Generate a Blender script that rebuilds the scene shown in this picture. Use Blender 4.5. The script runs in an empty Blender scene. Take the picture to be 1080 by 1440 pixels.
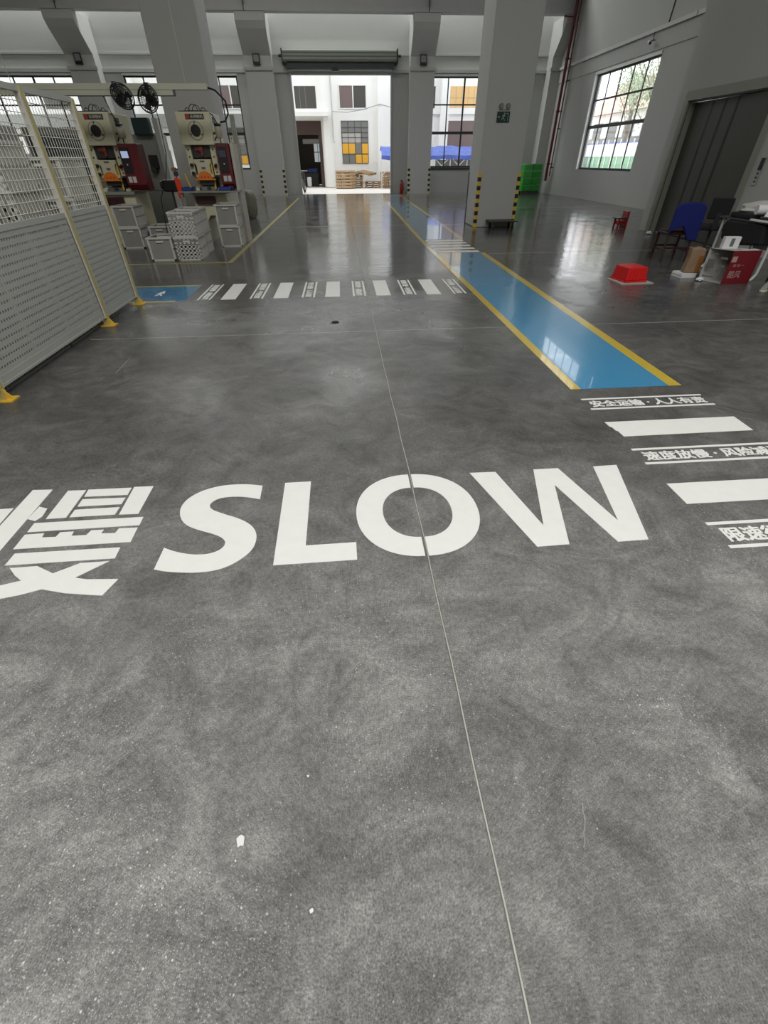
import bpy, bmesh, math, random
from mathutils import Vector, Matrix
random.seed(7)
PI = math.pi
S = bpy.context.scene
COL = S.collection

# ------------------------------------------------------------------ camera
FPX = 612.076                                   # focal length in pixels of the 1080x1440 frame
cd = bpy.data.cameras.new('camera'); cam = bpy.data.objects.new('camera', cd); COL.objects.link(cam)
cd.sensor_fit = 'VERTICAL'; cd.sensor_height = 36.0; cd.lens = FPX / 1440 * 36
cd.clip_start = 0.05; cd.clip_end = 300
r_ = Vector((0.996889, -0.078554, -0.006508)); u_ = Vector((0.054529, 0.627673, 0.776565)); f_ = Vector((0.056917, 0.774504, -0.630004))
m4 = Matrix(((r_.x, u_.x, -f_.x, 0), (r_.y, u_.y, -f_.y, 0), (r_.z, u_.z, -f_.z, 1.5), (0, 0, 0, 1)))
cam.matrix_world = m4
S.camera = cam

# ------------------------------------------------------------------ sky, daylight, exposure
w = bpy.data.worlds.new('overcast_sky'); S.world = w; w.use_nodes = True
bg = w.node_tree.nodes['Background']; bg.inputs[0].default_value = (0.93, 0.97, 1.0, 1); bg.inputs[1].default_value = 2.9
S.view_settings.view_transform = 'Standard'; S.view_settings.look = 'None'
S.view_settings.gamma = 1.0; S.view_settings.use_curve_mapping = False
S.view_settings.exposure = 0.0
def area(name, loc, sx, sy, power, rot=(0, 0, 0), col=(1, 1, 1)):
    l = bpy.data.lights.new(name, 'AREA'); l.shape = 'RECTANGLE'; l.size = sx; l.size_y = sy; l.energy = power; l.color = col
    o = bpy.data.objects.new(name, l); COL.objects.link(o); o.location = loc; o.rotation_euler = rot
    return o
# roof skylights and an added middle fill, above the frame, under the ceiling
area('skylight_near', (0.3, -1.2, 9.3), 12.0, 5.0, 1150, col=(1.0, 0.99, 0.96))
area('fill_middle', (-4.0, 20.5, 9.3), 12.0, 1.6, 480, col=(1.0, 0.99, 0.96))  # added fill lamp that lifts the lower back wall
area('skylight_by_back_wall', (-4.0, 29.42, 9.3), 30.0, 0.8, 1050, col=(0.97, 1.0, 0.99))
try:
    S.cycles.max_bounces = 8; S.cycles.diffuse_bounces = 4; S.cycles.glossy_bounces = 4
    S.cycles.transparent_max_bounces = 16; S.cycles.sample_clamp_indirect = 4.0
    S.cycles.caustics_reflective = False; S.cycles.caustics_refractive = False
    S.cycles.use_denoising = True
except Exception:
    pass

# ------------------------------------------------------------------ materials
MATS = {}
def mat(name, col, rough=0.5, metal=0.0, spec=0.5, var=0.0, vscale=3.0, bump=0.0, bscale=20.0, emit=None, coat=0.0):
    if name in MATS: return MATS[name]
    m = bpy.data.materials.new(name); m.use_nodes = True; nt = m.node_tree; p = nt.nodes['Principled BSDF']
    p.inputs['Base Color'].default_value = (*col, 1); p.inputs['Roughness'].default_value = rough
    p.inputs['Metallic'].default_value = metal; p.inputs['Specular IOR Level'].default_value = spec
    p.inputs['Coat Weight'].default_value = coat
    tc = nt.nodes.new('ShaderNodeTexCoord')
    n = nt.nodes.new('ShaderNodeTexNoise'); n.inputs['Scale'].default_value = vscale; n.inputs['Detail'].default_value = 5
    nt.links.new(tc.outputs['Object'], n.inputs['Vector'])
    mr = nt.nodes.new('ShaderNodeMapRange'); v = var if var else 0.05
    mr.inputs[3].default_value = 1 - v; mr.inputs[4].default_value = 1 + v
    nt.links.new(n.outputs['Fac'], mr.inputs[0])
    vm = nt.nodes.new('ShaderNodeVectorMath'); vm.operation = 'SCALE'; vm.inputs[0].default_value = col
    nt.links.new(mr.outputs[0], vm.inputs['Scale']); nt.links.new(vm.outputs[0], p.inputs['Base Color'])
    if bump:
        b = nt.nodes.new('ShaderNodeBump'); b.inputs['Strength'].default_value = bump; b.inputs['Distance'].default_value = 0.02
        n2 = nt.nodes.new('ShaderNodeTexNoise'); n2.inputs['Scale'].default_value = bscale
        nt.links.new(tc.outputs['Object'], n2.inputs['Vector']); nt.links.new(n2.outputs['Fac'], b.inputs['Height'])
        nt.links.new(b.outputs[0], p.inputs['Normal'])
    if emit:
        p.inputs['Emission Color'].default_value = (*emit[0], 1); p.inputs['Emission Strength'].default_value = emit[1]
    MATS[name] = m
    return m

def glass_mat(name, tint=(1, 1, 1), refl=0.08):
    if name in MATS: return MATS[name]
    m = bpy.data.materials.new(name); m.use_nodes = True; nt = m.node_tree; nt.nodes.clear()
    o = nt.nodes.new('ShaderNodeOutputMaterial'); t = nt.nodes.new('ShaderNodeBsdfTransparent'); g = nt.nodes.new('ShaderNodeBsdfGlossy')
    t.inputs[0].default_value = (*tint, 1); g.inputs['Roughness'].default_value = 0.02
    mx = nt.nodes.new('ShaderNodeMixShader'); mx.inputs[0].default_value = refl
    nt.links.new(t.outputs[0], mx.inputs[1]); nt.links.new(g.outputs[0], mx.inputs[2]); nt.links.new(mx.outputs[0], o.inputs[0])
    MATS[name] = m; return m

def floor_mat():
    m = bpy.data.materials.new('polished_concrete'); m.use_nodes = True; nt = m.node_tree; N = nt.nodes; L = nt.links; p = N['Principled BSDF']
    tc = N.new('ShaderNodeTexCoord')
    def noise(scale, detail=6, dist=0.0, rough=0.55, vec=None):
        n = N.new('ShaderNodeTexNoise'); n.inputs['Scale'].default_value = scale; n.inputs['Detail'].default_value = detail
        n.inputs['Distortion'].default_value = dist; n.inputs['Roughness'].default_value = rough
        L.new(vec or tc.outputs['Object'], n.inputs['Vector']); return n.outputs['Fac']
    def rng(src, a, b, c, d):
        r = N.new('ShaderNodeMapRange'); r.inputs[1].default_value = a; r.inputs[2].default_value = b
        r.inputs[3].default_value = c; r.inputs[4].default_value = d; L.new(src, r.inputs[0]); return r.outputs[0]
    def math_(op, a, b):
        q = N.new('ShaderNodeMath'); q.operation = op
        for i, x in enumerate((a, b)):
            if isinstance(x, (int, float)): q.inputs[i].default_value = x
            else: L.new(x, q.inputs[i])
        return q.outputs[0]
    # bare, worn concrete near the camera; dense polished concrete further down the hall
    sx = N.new('ShaderNodeSeparateXYZ'); L.new(tc.outputs['Object'], sx.inputs[0])
    wob = math_('ADD', sx.outputs[1], rng(noise(0.8, 4, 0.5), 0.3, 0.7, -0.7, 0.7))
    wornzone = rng(wob, 0.9, 2.9, 1.0, 0.0)
    clouds = rng(noise(0.7, 5, 0.8), 0.32, 0.68, 0.70, 1.30)
    swirl = rng(noise(2.3, 9, 3.2, 0.65), 0.3, 0.7, 0.62, 1.38)
    wv = N.new('ShaderNodeTexWave'); wv.wave_type = 'RINGS'; wv.inputs['Scale'].default_value = 1.1; wv.inputs['Distortion'].default_value = 9.0
    wv.inputs['Detail'].default_value = 5; wv.inputs['Detail Scale'].default_value = 2.2; L.new(tc.outputs['Object'], wv.inputs['Vector'])
    arcs = rng(wv.outputs['Fac'], 0, 1, 0.92, 1.08)
    fine = rng(noise(48, 5, 0, 0.75), 0.28, 0.72, 0.58, 1.42)
    grit = rng(noise(190, 3, 0, 0.8), 0.32, 0.68, 0.45, 1.55)
    v = math_('MULTIPLY', math_('MULTIPLY', math_('MULTIPLY', clouds, swirl), arcs), math_('MULTIPLY', fine, grit))
    v = math_('MULTIPLY', v, rng(wornzone, 0, 1, 0.082, 0.178))
    # pale aggregate showing where the surface is worn open
    worn = math_('MULTIPLY', rng(noise(1.1, 3, 0.5), 0.42, 0.60, 0.25, 1.0), rng(wornzone, 0, 1, 0.15, 1.0))
    def specks(scale, lo, amp):
        vo = N.new('ShaderNodeTexVoronoi'); vo.inputs['Scale'].default_value = scale; L.new(tc.outputs['Object'], vo.inputs['Vector'])
        sep = N.new('ShaderNodeSeparateColor'); L.new(vo.outputs['Color'], sep.inputs[0])
        rnd = rng(sep.outputs[0], lo, lo+0.06, 0.0, 1.0); dot = rng(vo.outputs['Distance'], 0.2, 0.42, 1.0, 0.0)
        return math_('MULTIPLY', math_('MULTIPLY', math_('MULTIPLY', dot, rnd), worn), math_('MULTIPLY', sep.outputs[1], amp))
    v = math_('ADD', v, math_('ADD', specks(240, 0.50, 0.34), specks(120, 0.86, 0.46)))
    cb = N.new('ShaderNodeCombineColor'); L.new(v, cb.inputs[0]); L.new(math_('MULTIPLY', v, 0.985), cb.inputs[1]); L.new(math_('MULTIPLY', v, 0.94), cb.inputs[2])
    L.new(cb.outputs[0], p.inputs['Base Color'])
    ro = math_('ADD', math_('MULTIPLY', rng(noise(1.5, 5, 0.8), 0.3, 0.7, 0.15, 0.30), rng(wob, 4.5, 8.5, 1.75, 0.62)), rng(wornzone, 0, 1, 0.0, 0.42))
    L.new(ro, p.inputs['Roughness'])
    p.inputs['Specular IOR Level'].default_value = 0.7
    b = N.new('ShaderNodeBump'); b.inputs['Strength'].default_value = 0.24; b.inputs['Distance'].default_value = 0.015
    L.new(noise(7, 3, 0.6), b.inputs['Height']); L.new(b.outputs[0], p.inputs['Normal'])
    return m

M = dict(
    wall=mat('grey_white_wall_paint', (0.455, 0.46, 0.44), 0.75, var=0.04, vscale=0.6),
    pil=mat('grey_white_pillar_paint', (0.49, 0.49, 0.47), 0.65, var=0.03, vscale=0.8),
    steelbeam=mat('grey_crane_beam_paint', (0.42, 0.42, 0.41), 0.55),
    ceil=mat('ceiling_paint', (0.45, 0.45, 0.44), 0.9),
    mark=mat('white_floor_paint', (0.80, 0.80, 0.77), 0.42, var=0.05, vscale=14),
    yellow=mat('yellow_floor_paint', (0.60, 0.43, 0.035), 0.20, var=0.08, vscale=8, coat=0.4),
    yellowold=mat('worn_yellow_floor_paint', (0.36, 0.31, 0.09), 0.35, var=0.25, vscale=12),
    blue=mat('blue_epoxy_paint', (0.045, 0.27, 0.50), 0.16, var=0.06, vscale=2, coat=0.5, bump=0.05, bscale=6),
    joint=mat('pale_joint_sealant', (0.42, 0.41, 0.36), 0.6, var=0.2, vscale=30),
    crack=mat('pale_crack_fill', (0.26, 0.255, 0.24), 0.7, var=0.4, vscale=25),
    jointd=mat('dark_joint', (0.10, 0.10, 0.095), 0.6),
    chip=mat('white_paint_chip', (0.75, 0.75, 0.72), 0.6),
    black=mat('black_plastic', (0.012, 0.012, 0.014), 0.45),
    blackmat=mat('black_fabric', (0.010, 0.010, 0.012), 0.9),
    darkframe=mat('dark_window_frame_paint', (0.02, 0.02, 0.022), 0.5),
    whiteframe=mat('white_reveal_paint', (0.78, 0.78, 0.76), 0.6),
    gyellow=mat('guard_yellow', (0.75, 0.48, 0.05), 0.45),
    gblack=mat('guard_black', (0.012, 0.012, 0.012), 0.45),
    shut=mat('shutter_green_grey', (0.30, 0.33, 0.28), 0.45),
    shutd=mat('shutter_curtain_dark', (0.035, 0.045, 0.045), 0.5),
    galv=mat('galvanised_steel', (0.45, 0.46, 0.46), 0.4, metal=0.7, var=0.1, vscale=10),
    fencegrey=mat('light_grey_powder_coat', (0.46, 0.47, 0.44), 0.5),
    holeshade=mat('hole_shade', (0.05, 0.05, 0.05), 0.7),  # stands in for the shade inside the panel holes
    fencewire=mat('pale_wire_coat', (0.74, 0.73, 0.64), 0.5),
    fenceyel=mat('pale_yellow_post_paint', (0.52, 0.45, 0.17), 0.45, var=0.12, vscale=9),
    fencebase=mat('orange_yellow_base_paint', (0.75, 0.47, 0.05), 0.45),
    crate=mat('milky_white_plastic', (0.58, 0.57, 0.53), 0.45, var=0.08, vscale=6),
    crated=mat('grey_plastic_panel', (0.28, 0.275, 0.25), 0.55, var=0.12, vscale=5),  # crate inner panels, press beds and shelf, darker than the crate ribs
    cream=mat('cream_machine_paint', (0.68, 0.65, 0.46), 0.4, var=0.05, vscale=4),
    creamd=mat('cream_slide_paint', (0.62, 0.58, 0.40), 0.35),
    maroon=mat('maroon_cabinet_paint', (0.14, 0.012, 0.016), 0.35),
    orange=mat('orange_guard', (0.75, 0.20, 0.02), 0.4),
    orangered=mat('orange_red_cloth', (0.80, 0.06, 0.02), 0.8),
    steel=mat('machined_steel', (0.30, 0.30, 0.29), 0.35, metal=0.8),
    darksteel=mat('dark_oily_steel', (0.05, 0.048, 0.045), 0.45, metal=0.3),
    bluebin=mat('blue_plastic_tray', (0.02, 0.05, 0.28), 0.45),
    machgrey=mat('grey_machine_paint', (0.27, 0.275, 0.255), 0.5),
    trunk=mat('cream_trunking', (0.52, 0.53, 0.42), 0.5),
    screen=mat('panel_screen', (0.05, 0.07, 0.12), 0.2, emit=((0.55, 0.65, 0.9), 0.55)),
    screenoff=mat('dark_glass_screen', (0.08, 0.09, 0.11), 0.15),
    label=mat('black_label', (0.03, 0.025, 0.02), 0.5),
    labelw=mat('white_label', (0.62, 0.60, 0.58), 0.5),
    redlogo=mat('red_logo', (0.5, 0.03, 0.02), 0.5),
    sack=mat('grey_green_woven_sack', (0.22, 0.22, 0.17), 0.85, var=0.25, vscale=14, bump=0.6, bscale=18),
    green=mat('bright_green_plastic', (0.02, 0.33, 0.03), 0.4, var=0.15, vscale=5),
    exitg=mat('exit_sign_green', (0.003, 0.022, 0.012), 0.4),
    exitw=mat('exit_sign_white', (0.22, 0.32, 0.27), 0.5),
    redpipe=mat('dark_red_pipe_paint', (0.13, 0.007, 0.011), 0.35),
    red=mat('red_plastic', (0.62, 0.008, 0.008), 0.4, var=0.06, vscale=10),
    redfire=mat('fire_extinguisher_red', (0.26, 0.008, 0.008), 0.3),
    lift=mat('dark_brushed_lift_steel', (0.085, 0.083, 0.075), 0.45, metal=0.35, var=0.08, vscale=2),
    liftframe=mat('pale_lift_frame_steel', (0.26, 0.26, 0.22), 0.45, metal=0.2),
    liftside=mat('lift_jamb_stone', (0.20, 0.20, 0.18), 0.45),
    bluechair=mat('blue_fabric', (0.004, 0.009, 0.13), 0.85, var=0.1, vscale=20),
    redwood=mat('dark_red_wood', (0.035, 0.008, 0.007), 0.4),
    white=mat('white_paint', (0.62, 0.62, 0.60), 0.45),
    paper=mat('white_paper', (0.72, 0.72, 0.74), 0.8),
    bagp=mat('milky_plastic_bag', (0.50, 0.49, 0.45), 0.4),
    news=mat('grey_printed_carton', (0.42, 0.41, 0.38), 0.7, var=0.12, vscale=20),
    kraft=mat('brown_kraft_paper', (0.26, 0.17, 0.10), 0.8, var=0.2, vscale=8, bump=0.5, bscale=14),
    carton_red=mat('red_printed_carton', (0.17, 0.008, 0.014), 0.5, var=0.12, vscale=5),
    pale_print=mat('pale_print', (0.42, 0.28, 0.26), 0.6),
    greyprint=mat('grey_print', (0.14, 0.14, 0.13), 0.6),
    sole=mat('pale_shoe_rubber', (0.55, 0.54, 0.44), 0.6),
    shoegrey=mat('grey_shoe_fabric', (0.25, 0.25, 0.24), 0.8),
    ext=mat('white_render_outside', (0.86, 0.85, 0.82), 0.8, var=0.02, vscale=0.5),
    extground=mat('pale_yard_concrete', (0.66, 0.62, 0.57), 0.8, var=0.06, vscale=0.8),
    extwin=mat('dark_outside_glass', (0.075, 0.07, 0.062), 0.25),
    extwinb=mat('brown_shutter_outside', (0.17, 0.12, 0.115), 0.6),
    extgrey=mat('grey_outside_panel', (0.20, 0.20, 0.19), 0.6),
    ply=mat('yellow_board', (0.80, 0.42, 0.04), 0.6, var=0.06, vscale=3),
    plypale=mat('pale_plywood_board', (0.74, 0.49, 0.22), 0.7, var=0.06, vscale=3),
    doorbrown=mat('dark_brown_door_frame', (0.055, 0.028, 0.022), 0.6),
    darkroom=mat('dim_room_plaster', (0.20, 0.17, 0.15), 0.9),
    wood=mat('pallet_wood', (0.36, 0.24, 0.125), 0.8, var=0.25, vscale=4),
    tarp=mat('blue_tarpaulin', (0.075, 0.125, 0.46), 0.4, var=0.35, vscale=5),
    pinkroof=mat('pale_red_roof', (0.62, 0.40, 0.33), 0.8, var=0.08, vscale=4),
    greenhoard=mat('green_hoarding', (0.22, 0.40, 0.26), 0.7, var=0.1, vscale=1.5),
    leaf=mat('leaf_green', (0.36, 0.45, 0.30), 0.7, var=0.25, vscale=2),
    bark=mat('bark', (0.20, 0.16, 0.12), 0.9),
    floor=floor_mat(), glass=glass_mat('window_glass'),
    lampglass=mat('lamp_glass', (0.25, 0.25, 0.24), 0.2),
)

# ------------------------------------------------------------------ mesh helpers
class MB:
    def __init__(self): self.bm = bmesh.new(); self.mi = 0
    def _new(self, verts, faces):
        vs = [self.bm.verts.new(v) for v in verts]
        for f in faces:
            try:
                fc = self.bm.faces.new([vs[i] for i in f]); fc.material_index = self.mi
            except ValueError: pass
        return vs
    def box(self, x0, y0, z0, x1, y1, z1):
        x0, x1 = sorted((x0, x1)); y0, y1 = sorted((y0, y1)); z0, z1 = sorted((z0, z1))
        v = [(x0,y0,z0),(x1,y0,z0),(x1,y1,z0),(x0,y1,z0),(x0,y0,z1),(x1,y0,z1),(x1,y1,z1),(x0,y1,z1)]
        self._new(v, [(0,3,2,1),(4,5,6,7),(0,1,5,4),(1,2,6,5),(2,3,7,6),(3,0,4,7)]); return self
    def prism(self, pts, a, b, axis='z'):
        """polygon pts extruded between a and b along axis"""
        n = len(pts)
        def P(p, t):
            if axis == 'z': return (p[0], p[1], t)
            if axis == 'y': return (p[0], t, p[1])
            return (t, p[0], p[1])
        v = [P(p, a) for p in pts] + [P(p, b) for p in pts]
        f = [tuple(reversed(range(n))), tuple(range(n, 2*n))] + [(i, (i+1) % n, n+(i+1) % n, n+i) for i in range(n)]
        self._new(v, f); return self
    def rod(self, a, b, r, n=8, r2=None):
        a = Vector(a); b = Vector(b); d = (b-a).normalized(); up = Vector((0,0,1)) if abs(d.z) < 0.9 else Vector((1,0,0))
        x = d.cross(up).normalized(); y = d.cross(x); r2 = r if r2 is None else r2
        v = [a + (x*math.cos(t)+y*math.sin(t))*r for t in [2*PI*i/n for i in range(n)]] + [b + (x*math.cos(t)+y*math.sin(t))*r2 for t in [2*PI*i/n for i in range(n)]]
        self._new(v, [tuple(reversed(range(n))), tuple(range(n, 2*n))] + [(i, (i+1) % n, n+(i+1) % n, n+i) for i in range(n)]); return self
    def tube(self, pts, r, n=8, closed=False):
        pts = [Vector(p) for p in pts]; k = len(pts); rings = []
        for i, p in enumerate(pts):
            if closed: d = (pts[(i+1) % k] - pts[i-1]).normalized()
            else: d = (pts[min(i+1, k-1)] - pts[max(i-1, 0)]).normalized()
            up = Vector((0,0,1)) if abs(d.z) < 0.95 else Vector((1,0,0))
            if i == 0: x = d.cross(up).normalized()
            else: x = (x - d*x.dot(d)).normalized()
            y = d.cross(x)
            rings.append([self.bm.verts.new(p + (x*math.cos(2*PI*j/n)+y*math.sin(2*PI*j/n))*r) for j in range(n)])
        rr = range(k if closed else k-1)
        for i in rr:
            A = rings[i]; B = rings[(i+1) % k]
            for j in range(n):
                f = self.bm.faces.new((A[j], A[(j+1) % n], B[(j+1) % n], B[j])); f.material_index = self.mi
        if not closed:
            self.bm.faces.new(list(reversed(rings[0]))).material_index = self.mi; self.bm.faces.new(rings[-1]).material_index = self.mi
        return self
    def lathe(self, prof, c=(0,0,0), n=20, axis='z'):
        rings = []
        for r, h in prof:
            ring = []
            for j in range(n):
                t = 2*PI*j/n; a, b = r*math.cos(t), r*math.sin(t)
                q = (a, b, h) if axis == 'z' else ((a, h, b) if axis == 'y' else (h, a, b))
                ring.append(self.bm.verts.new((c[0]+q[0], c[1]+q[1], c[2]+q[2])))
            rings.append(ring)
        for A, B in zip(rings, rings[1:]):
            for j in range(n):
                self.bm.faces.new((A[j], A[(j+1) % n], B[(j+1) % n], B[j])).material_index = self.mi
        self.bm.faces.new(list(reversed(rings[0]))).material_index = self.mi; self.bm.faces.new(rings[-1]).material_index = self.mi
        return self
    def build(self, name, m, parent=None, smooth=False, bevel=0.0, label=None):
        bmesh.ops.recalc_face_normals(self.bm, faces=self.bm.faces)
        me = bpy.data.meshes.new(name); self.bm.to_mesh(me); self.bm.free()
        for x in (m if isinstance(m, (list, tuple)) else [m]): me.materials.append(x)
        if smooth:
            for p in me.polygons: p.use_smooth = True
            try: me.set_sharp_from_angle(angle=math.radians(40))
            except Exception: pass
        o = bpy.data.objects.new(name, me); COL.objects.link(o)
        if parent: o.parent = parent
        if bevel:
            b = o.modifiers.new('bevel', 'BEVEL'); b.width = bevel; b.segments = 2; b.limit_method = 'ANGLE'
        if label: o['label'] = label
        return o
def thing(name, label, cat, loc=(0,0,0), rotz=0.0, group=None):
    o = bpy.data.objects.new(name, None); COL.objects.link(o); o.location = loc; o.rotation_euler = (0, 0, rotz)
    o.empty_display_size = 0.1
    o['label'] = label; o['category'] = cat
    if group: o['group'] = group
    return o
def tag(o, label, cat, group=None, kind=None):
    o['label'] = label; o['category'] = cat
    if group: o['group'] = group
    if kind: o['kind'] = kind
    return o
def struct(o): o['kind'] = 'structure'; return o
def dup(root, loc, rotz=None, label=None, group=None):
    r = root.copy(); COL.objects.link(r); r.location = loc
    if rotz is not None: r.rotation_euler = (r.rotation_euler[0], r.rotation_euler[1], rotz)
    if label: r['label'] = label
    if group: r['group'] = group
    for ch in list(root.children):
        c = ch.copy(); COL.objects.link(c); c.parent = r
        for g in list(ch.children):
            d = g.copy(); COL.objects.link(d); d.parent = c
    return r
def text_mesh(body, width, height, depth, m, name, parent=None, bold=0.02):
    """lettering as a mesh in the xy plane, scaled to width x height, corner at the origin, thickness depth"""
    c = bpy.data.curves.new(name, 'FONT'); c.body = body; c.size = 1.0; c.offset = 0.0; c.resolution_u = 3
    c.space_character = 1.0
    t = bpy.data.objects.new(name + '_source', c); COL.objects.link(t)
    bpy.context.view_layer.update()
    me = bpy.data.meshes.new_from_object(t.evaluated_get(bpy.context.evaluated_depsgraph_get()))
    bpy.data.objects.remove(t); bpy.data.curves.remove(c)
    xs = [v.co.x for v in me.vertices]; ys = [v.co.y for v in me.vertices]
    if not xs: return None
    x0, x1, y0, y1 = min(xs), max(xs), min(ys), max(ys)
    bm = bmesh.new(); bm.from_mesh(me); bmesh.ops.remove_doubles(bm, verts=bm.verts, dist=1e-5)
    for v in bm.verts:
        v.co.x = (v.co.x-x0)/(x1-x0)*width; v.co.y = (v.co.y-y0)/(y1-y0)*height; v.co.z = 0
    src = bm.faces[:]; sets = [(src, depth)]
    if bold:
        hgt = height*bold*0.9
        for k, (dx, dy) in enumerate(((1, 1), (-1, 1), (1, -1), (-1, -1), (1.4, 0), (-1.4, 0))):
            d = bmesh.ops.duplicate(bm, geom=src)
            for v in d['geom']:
                if isinstance(v, bmesh.types.BMVert): v.co.x += dx*hgt; v.co.y += dy*hgt
            sets.append(([f for f in d['geom'] if isinstance(f, bmesh.types.BMFace)], depth + 0.00012*(k+1)))
    for fs, dz in sets:
        g = bmesh.ops.extrude_face_region(bm, geom=fs)
        for v in g['geom']:
            if isinstance(v, bmesh.types.BMVert): v.co.z = dz
    bmesh.ops.recalc_face_normals(bm, faces=bm.faces); bm.to_mesh(me); bm.free(); me.materials.clear(); me.materials.append(m)
    o = bpy.data.objects.new(name, me); COL.objects.link(o)
    if parent: o.parent = parent
    return o

# ================================================================== THE ROOM
H = 9.5
struct(MB().box(-20, -6, -0.2, 11.3, 30.12, 0).build('floor', M['floor']))
struct(MB().box(-20, -6, H, 11.3, 30.3, H+0.2).build('ceiling', M['ceil']))
struct(MB().box(-20.3, -6, 0, -20, 30.3, H).build('wall_left', M['wall']))
struct(MB().box(-20, -6.3, 0, 11.3, -6, H).build('wall_front', M['wall']))

def wall_with_holes(name, u0, u1, z1, holes, t0, t1, axis):
    mb = MB(); us = sorted({u0, u1, *[h[0] for h in holes], *[h[1] for h in holes]})
    for a, b in zip(us, us[1:]):
        hs = sorted([(h[2], h[3]) for h in holes if h[0] <= a+1e-6 and h[1] >= b-1e-6]); z = 0
        for lo, hi in hs + [(z1, z1)]:
            if lo > z + 1e-6:
                if axis == 'x': mb.box(a, t0, z, b, t1, lo)
                else: mb.box(t0, a, z, t1, b, lo)
            z = hi
    return struct(mb.build(name, M['wall']))
WZ0, WZ1 = 1.10, 4.66
BACK = [(-17.9, -12.42), (-10.08, -4.75), (4.80, 9.78)]
wall_with_holes('wall_back', -20, 11.3, H, [(-2.15, 2.72, 0, 4.70)] + [(a, b, WZ0, WZ1) for a, b in BACK], 30.0, 30.25, 'x')
RW = (20.26, 25.05, 1.06, 4.20)
CLER = [(15.0, 19.0, 6.3, 8.3), (20.0, 25.0, 6.3, 8.3)]
wall_with_holes('wall_right', 13.2, 30.3, H, [RW] + CLER, 11.0, 11.25, 'y')
# lift shaft block standing forward of the right wall
LZ = 2.46
wall_with_holes('wall_lift', -6, 13.2, H, [(10.12, 12.72, 0, LZ)], 7.85, 8.05, 'y')
struct(MB().box(8.05, 13.0, 0, 11.0, 13.2, H).build('wall_lift_end', M['wall']))
# raised band on the right wall
struct(MB().box(10.965, 13.2, 4.32, 11.0, 29.3, 5.55).build('trim_1', M['wall']))
struct(MB().box(-20, 29.965, 5.35, 10.5, 30.0, 5.42).build('trim_2', M['wall']))

def window(n, u0, u1, z0, z1, cols, zmid, thick_every, pos, axis):
    root = bpy.data.objects.new('window_%d' % n, None); COL.objects.link(root); root['kind'] = 'structure'
    f = MB(); w_ = 0.06
    def bar(a0, a1, b0, b1, d=0.04):
        if axis == 'x': f.box(a0, pos-d, b0, a1, pos+d, b1)
        else: f.box(pos-d, a0, b0, pos+d, a1, b1)
    bar(u0, u1, z0, z0+0.08); bar(u0, u1, z1-w_, z1); bar(u0, u0+w_, z0+0.08, z1-w_); bar(u1-w_, u1, z0+0.08, z1-w_)
    for i in range(1, cols):
        u = u0 + (u1-u0)*i/cols; t = (0.038 if i % 2 == 0 else 0.024) if axis == 'x' else 0.022
        bar(u-t, u+t, z0+0.08, z1-w_, 0.035 if axis == 'x' else 0.018)
    for k, z in enumerate(zmid):
        t = 0.055 if k == 0 else 0.028
        bar(u0+w_, u1-w_, z-t, z+t, 0.03)
    f.build('window_frame', M['darkframe'], root)
    g = MB()
    if axis == 'x': g.box(u0+0.01, pos-0.004, z0+0.01, u1-0.01, pos+0.004, z1-0.01)
    else: g.box(pos-0.004, u0+0.01, z0+0.01, pos+0.004, u1-0.01, z1-0.01)
    g.build('pane', M['glass'], root)
    s = MB()   # white painted reveal trim
    t = 0.05
    if axis == 'x':
        s.box(u0-0.02, 29.96, z1, u1+0.02, 30.0, z1+0.07)
    else:
        s.box(10.95, u0-0.03, z1, 11.0, u1+0.08, z1+0.07); s.box(10.95, u1, z0, 11.0, u1+0.08, z1)
    s.build('reveal', M['whiteframe'], root)
for i, (a, b) in enumerate(BACK): window(i+1, a, b, WZ0, WZ1, 6, (2.54, 3.63), 2, 30.12, 'x')
window(4, RW[0], RW[1], RW[2], RW[3], 5, (2.52, 3.38), 2, 11.12, 'y')
for i, c in enumerate(CLER): window(5+i, c[0], c[1], c[2], c[3], 5, (7.3,), 2, 11.12, 'y')
struct(MB().box(4.80, 29.93, 1.02, 9.85, 30.0, 1.10).build('window_sill', M['darkframe']))

# wall pilasters with corbels for the crane beam
prof = [(30.0, 0), (29.3, 0), (29.3, 5.25), (28.62, 5.95), (28.3, 6.05), (28.3, 6.47), (30.0, 6.47)]
prof2 = [(30.0, 0), (29.3, 0), (29.3, 5.25), (28.5, 5.98), (28.35, 6.2), (28.35, 6.47), (30.0, 6.47)]
for i, (a, b) in enumerate([(-19.9, -18.7), (-12.12, -10.9), (-4.2, -2.93), (3.6, 4.78), (10.5, 11.0)]):
    struct(MB().prism(prof2, a, b, 'x').build('pillar_%d' % (i+1), M['pil']))
# crane runway beam
mb = MB(); mb.box(-20, 28.30, 6.47, 11.0, 28.78, 6.62); mb.box(-20, 28.42, 6.62, 11.0, 28.66, 7.75); mb.box(-20, 28.30, 7.75, 11.0, 28.78, 7.9)
struct(mb.build('beam_1', M['steelbeam']))
for i, x in enumerate((-11.45, -3.75, 4.25)):
    struct(MB().box(x-0.02, 28.27, 6.47, x+0.02, 28.41, 7.9).build('beam_joint_%d' % (i+1), M['jointd']))
# free-standing columns
struct(MB().box(3.62, 14.22, 0, 4.74, 15.35, H).build('pillar_6', M['pil'], bevel=0.02))
struct(MB().box(-4.06, 14.22, 0, -2.90, 15.35, H).build('pillar_7', M['pil'], bevel=0.02))

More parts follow.
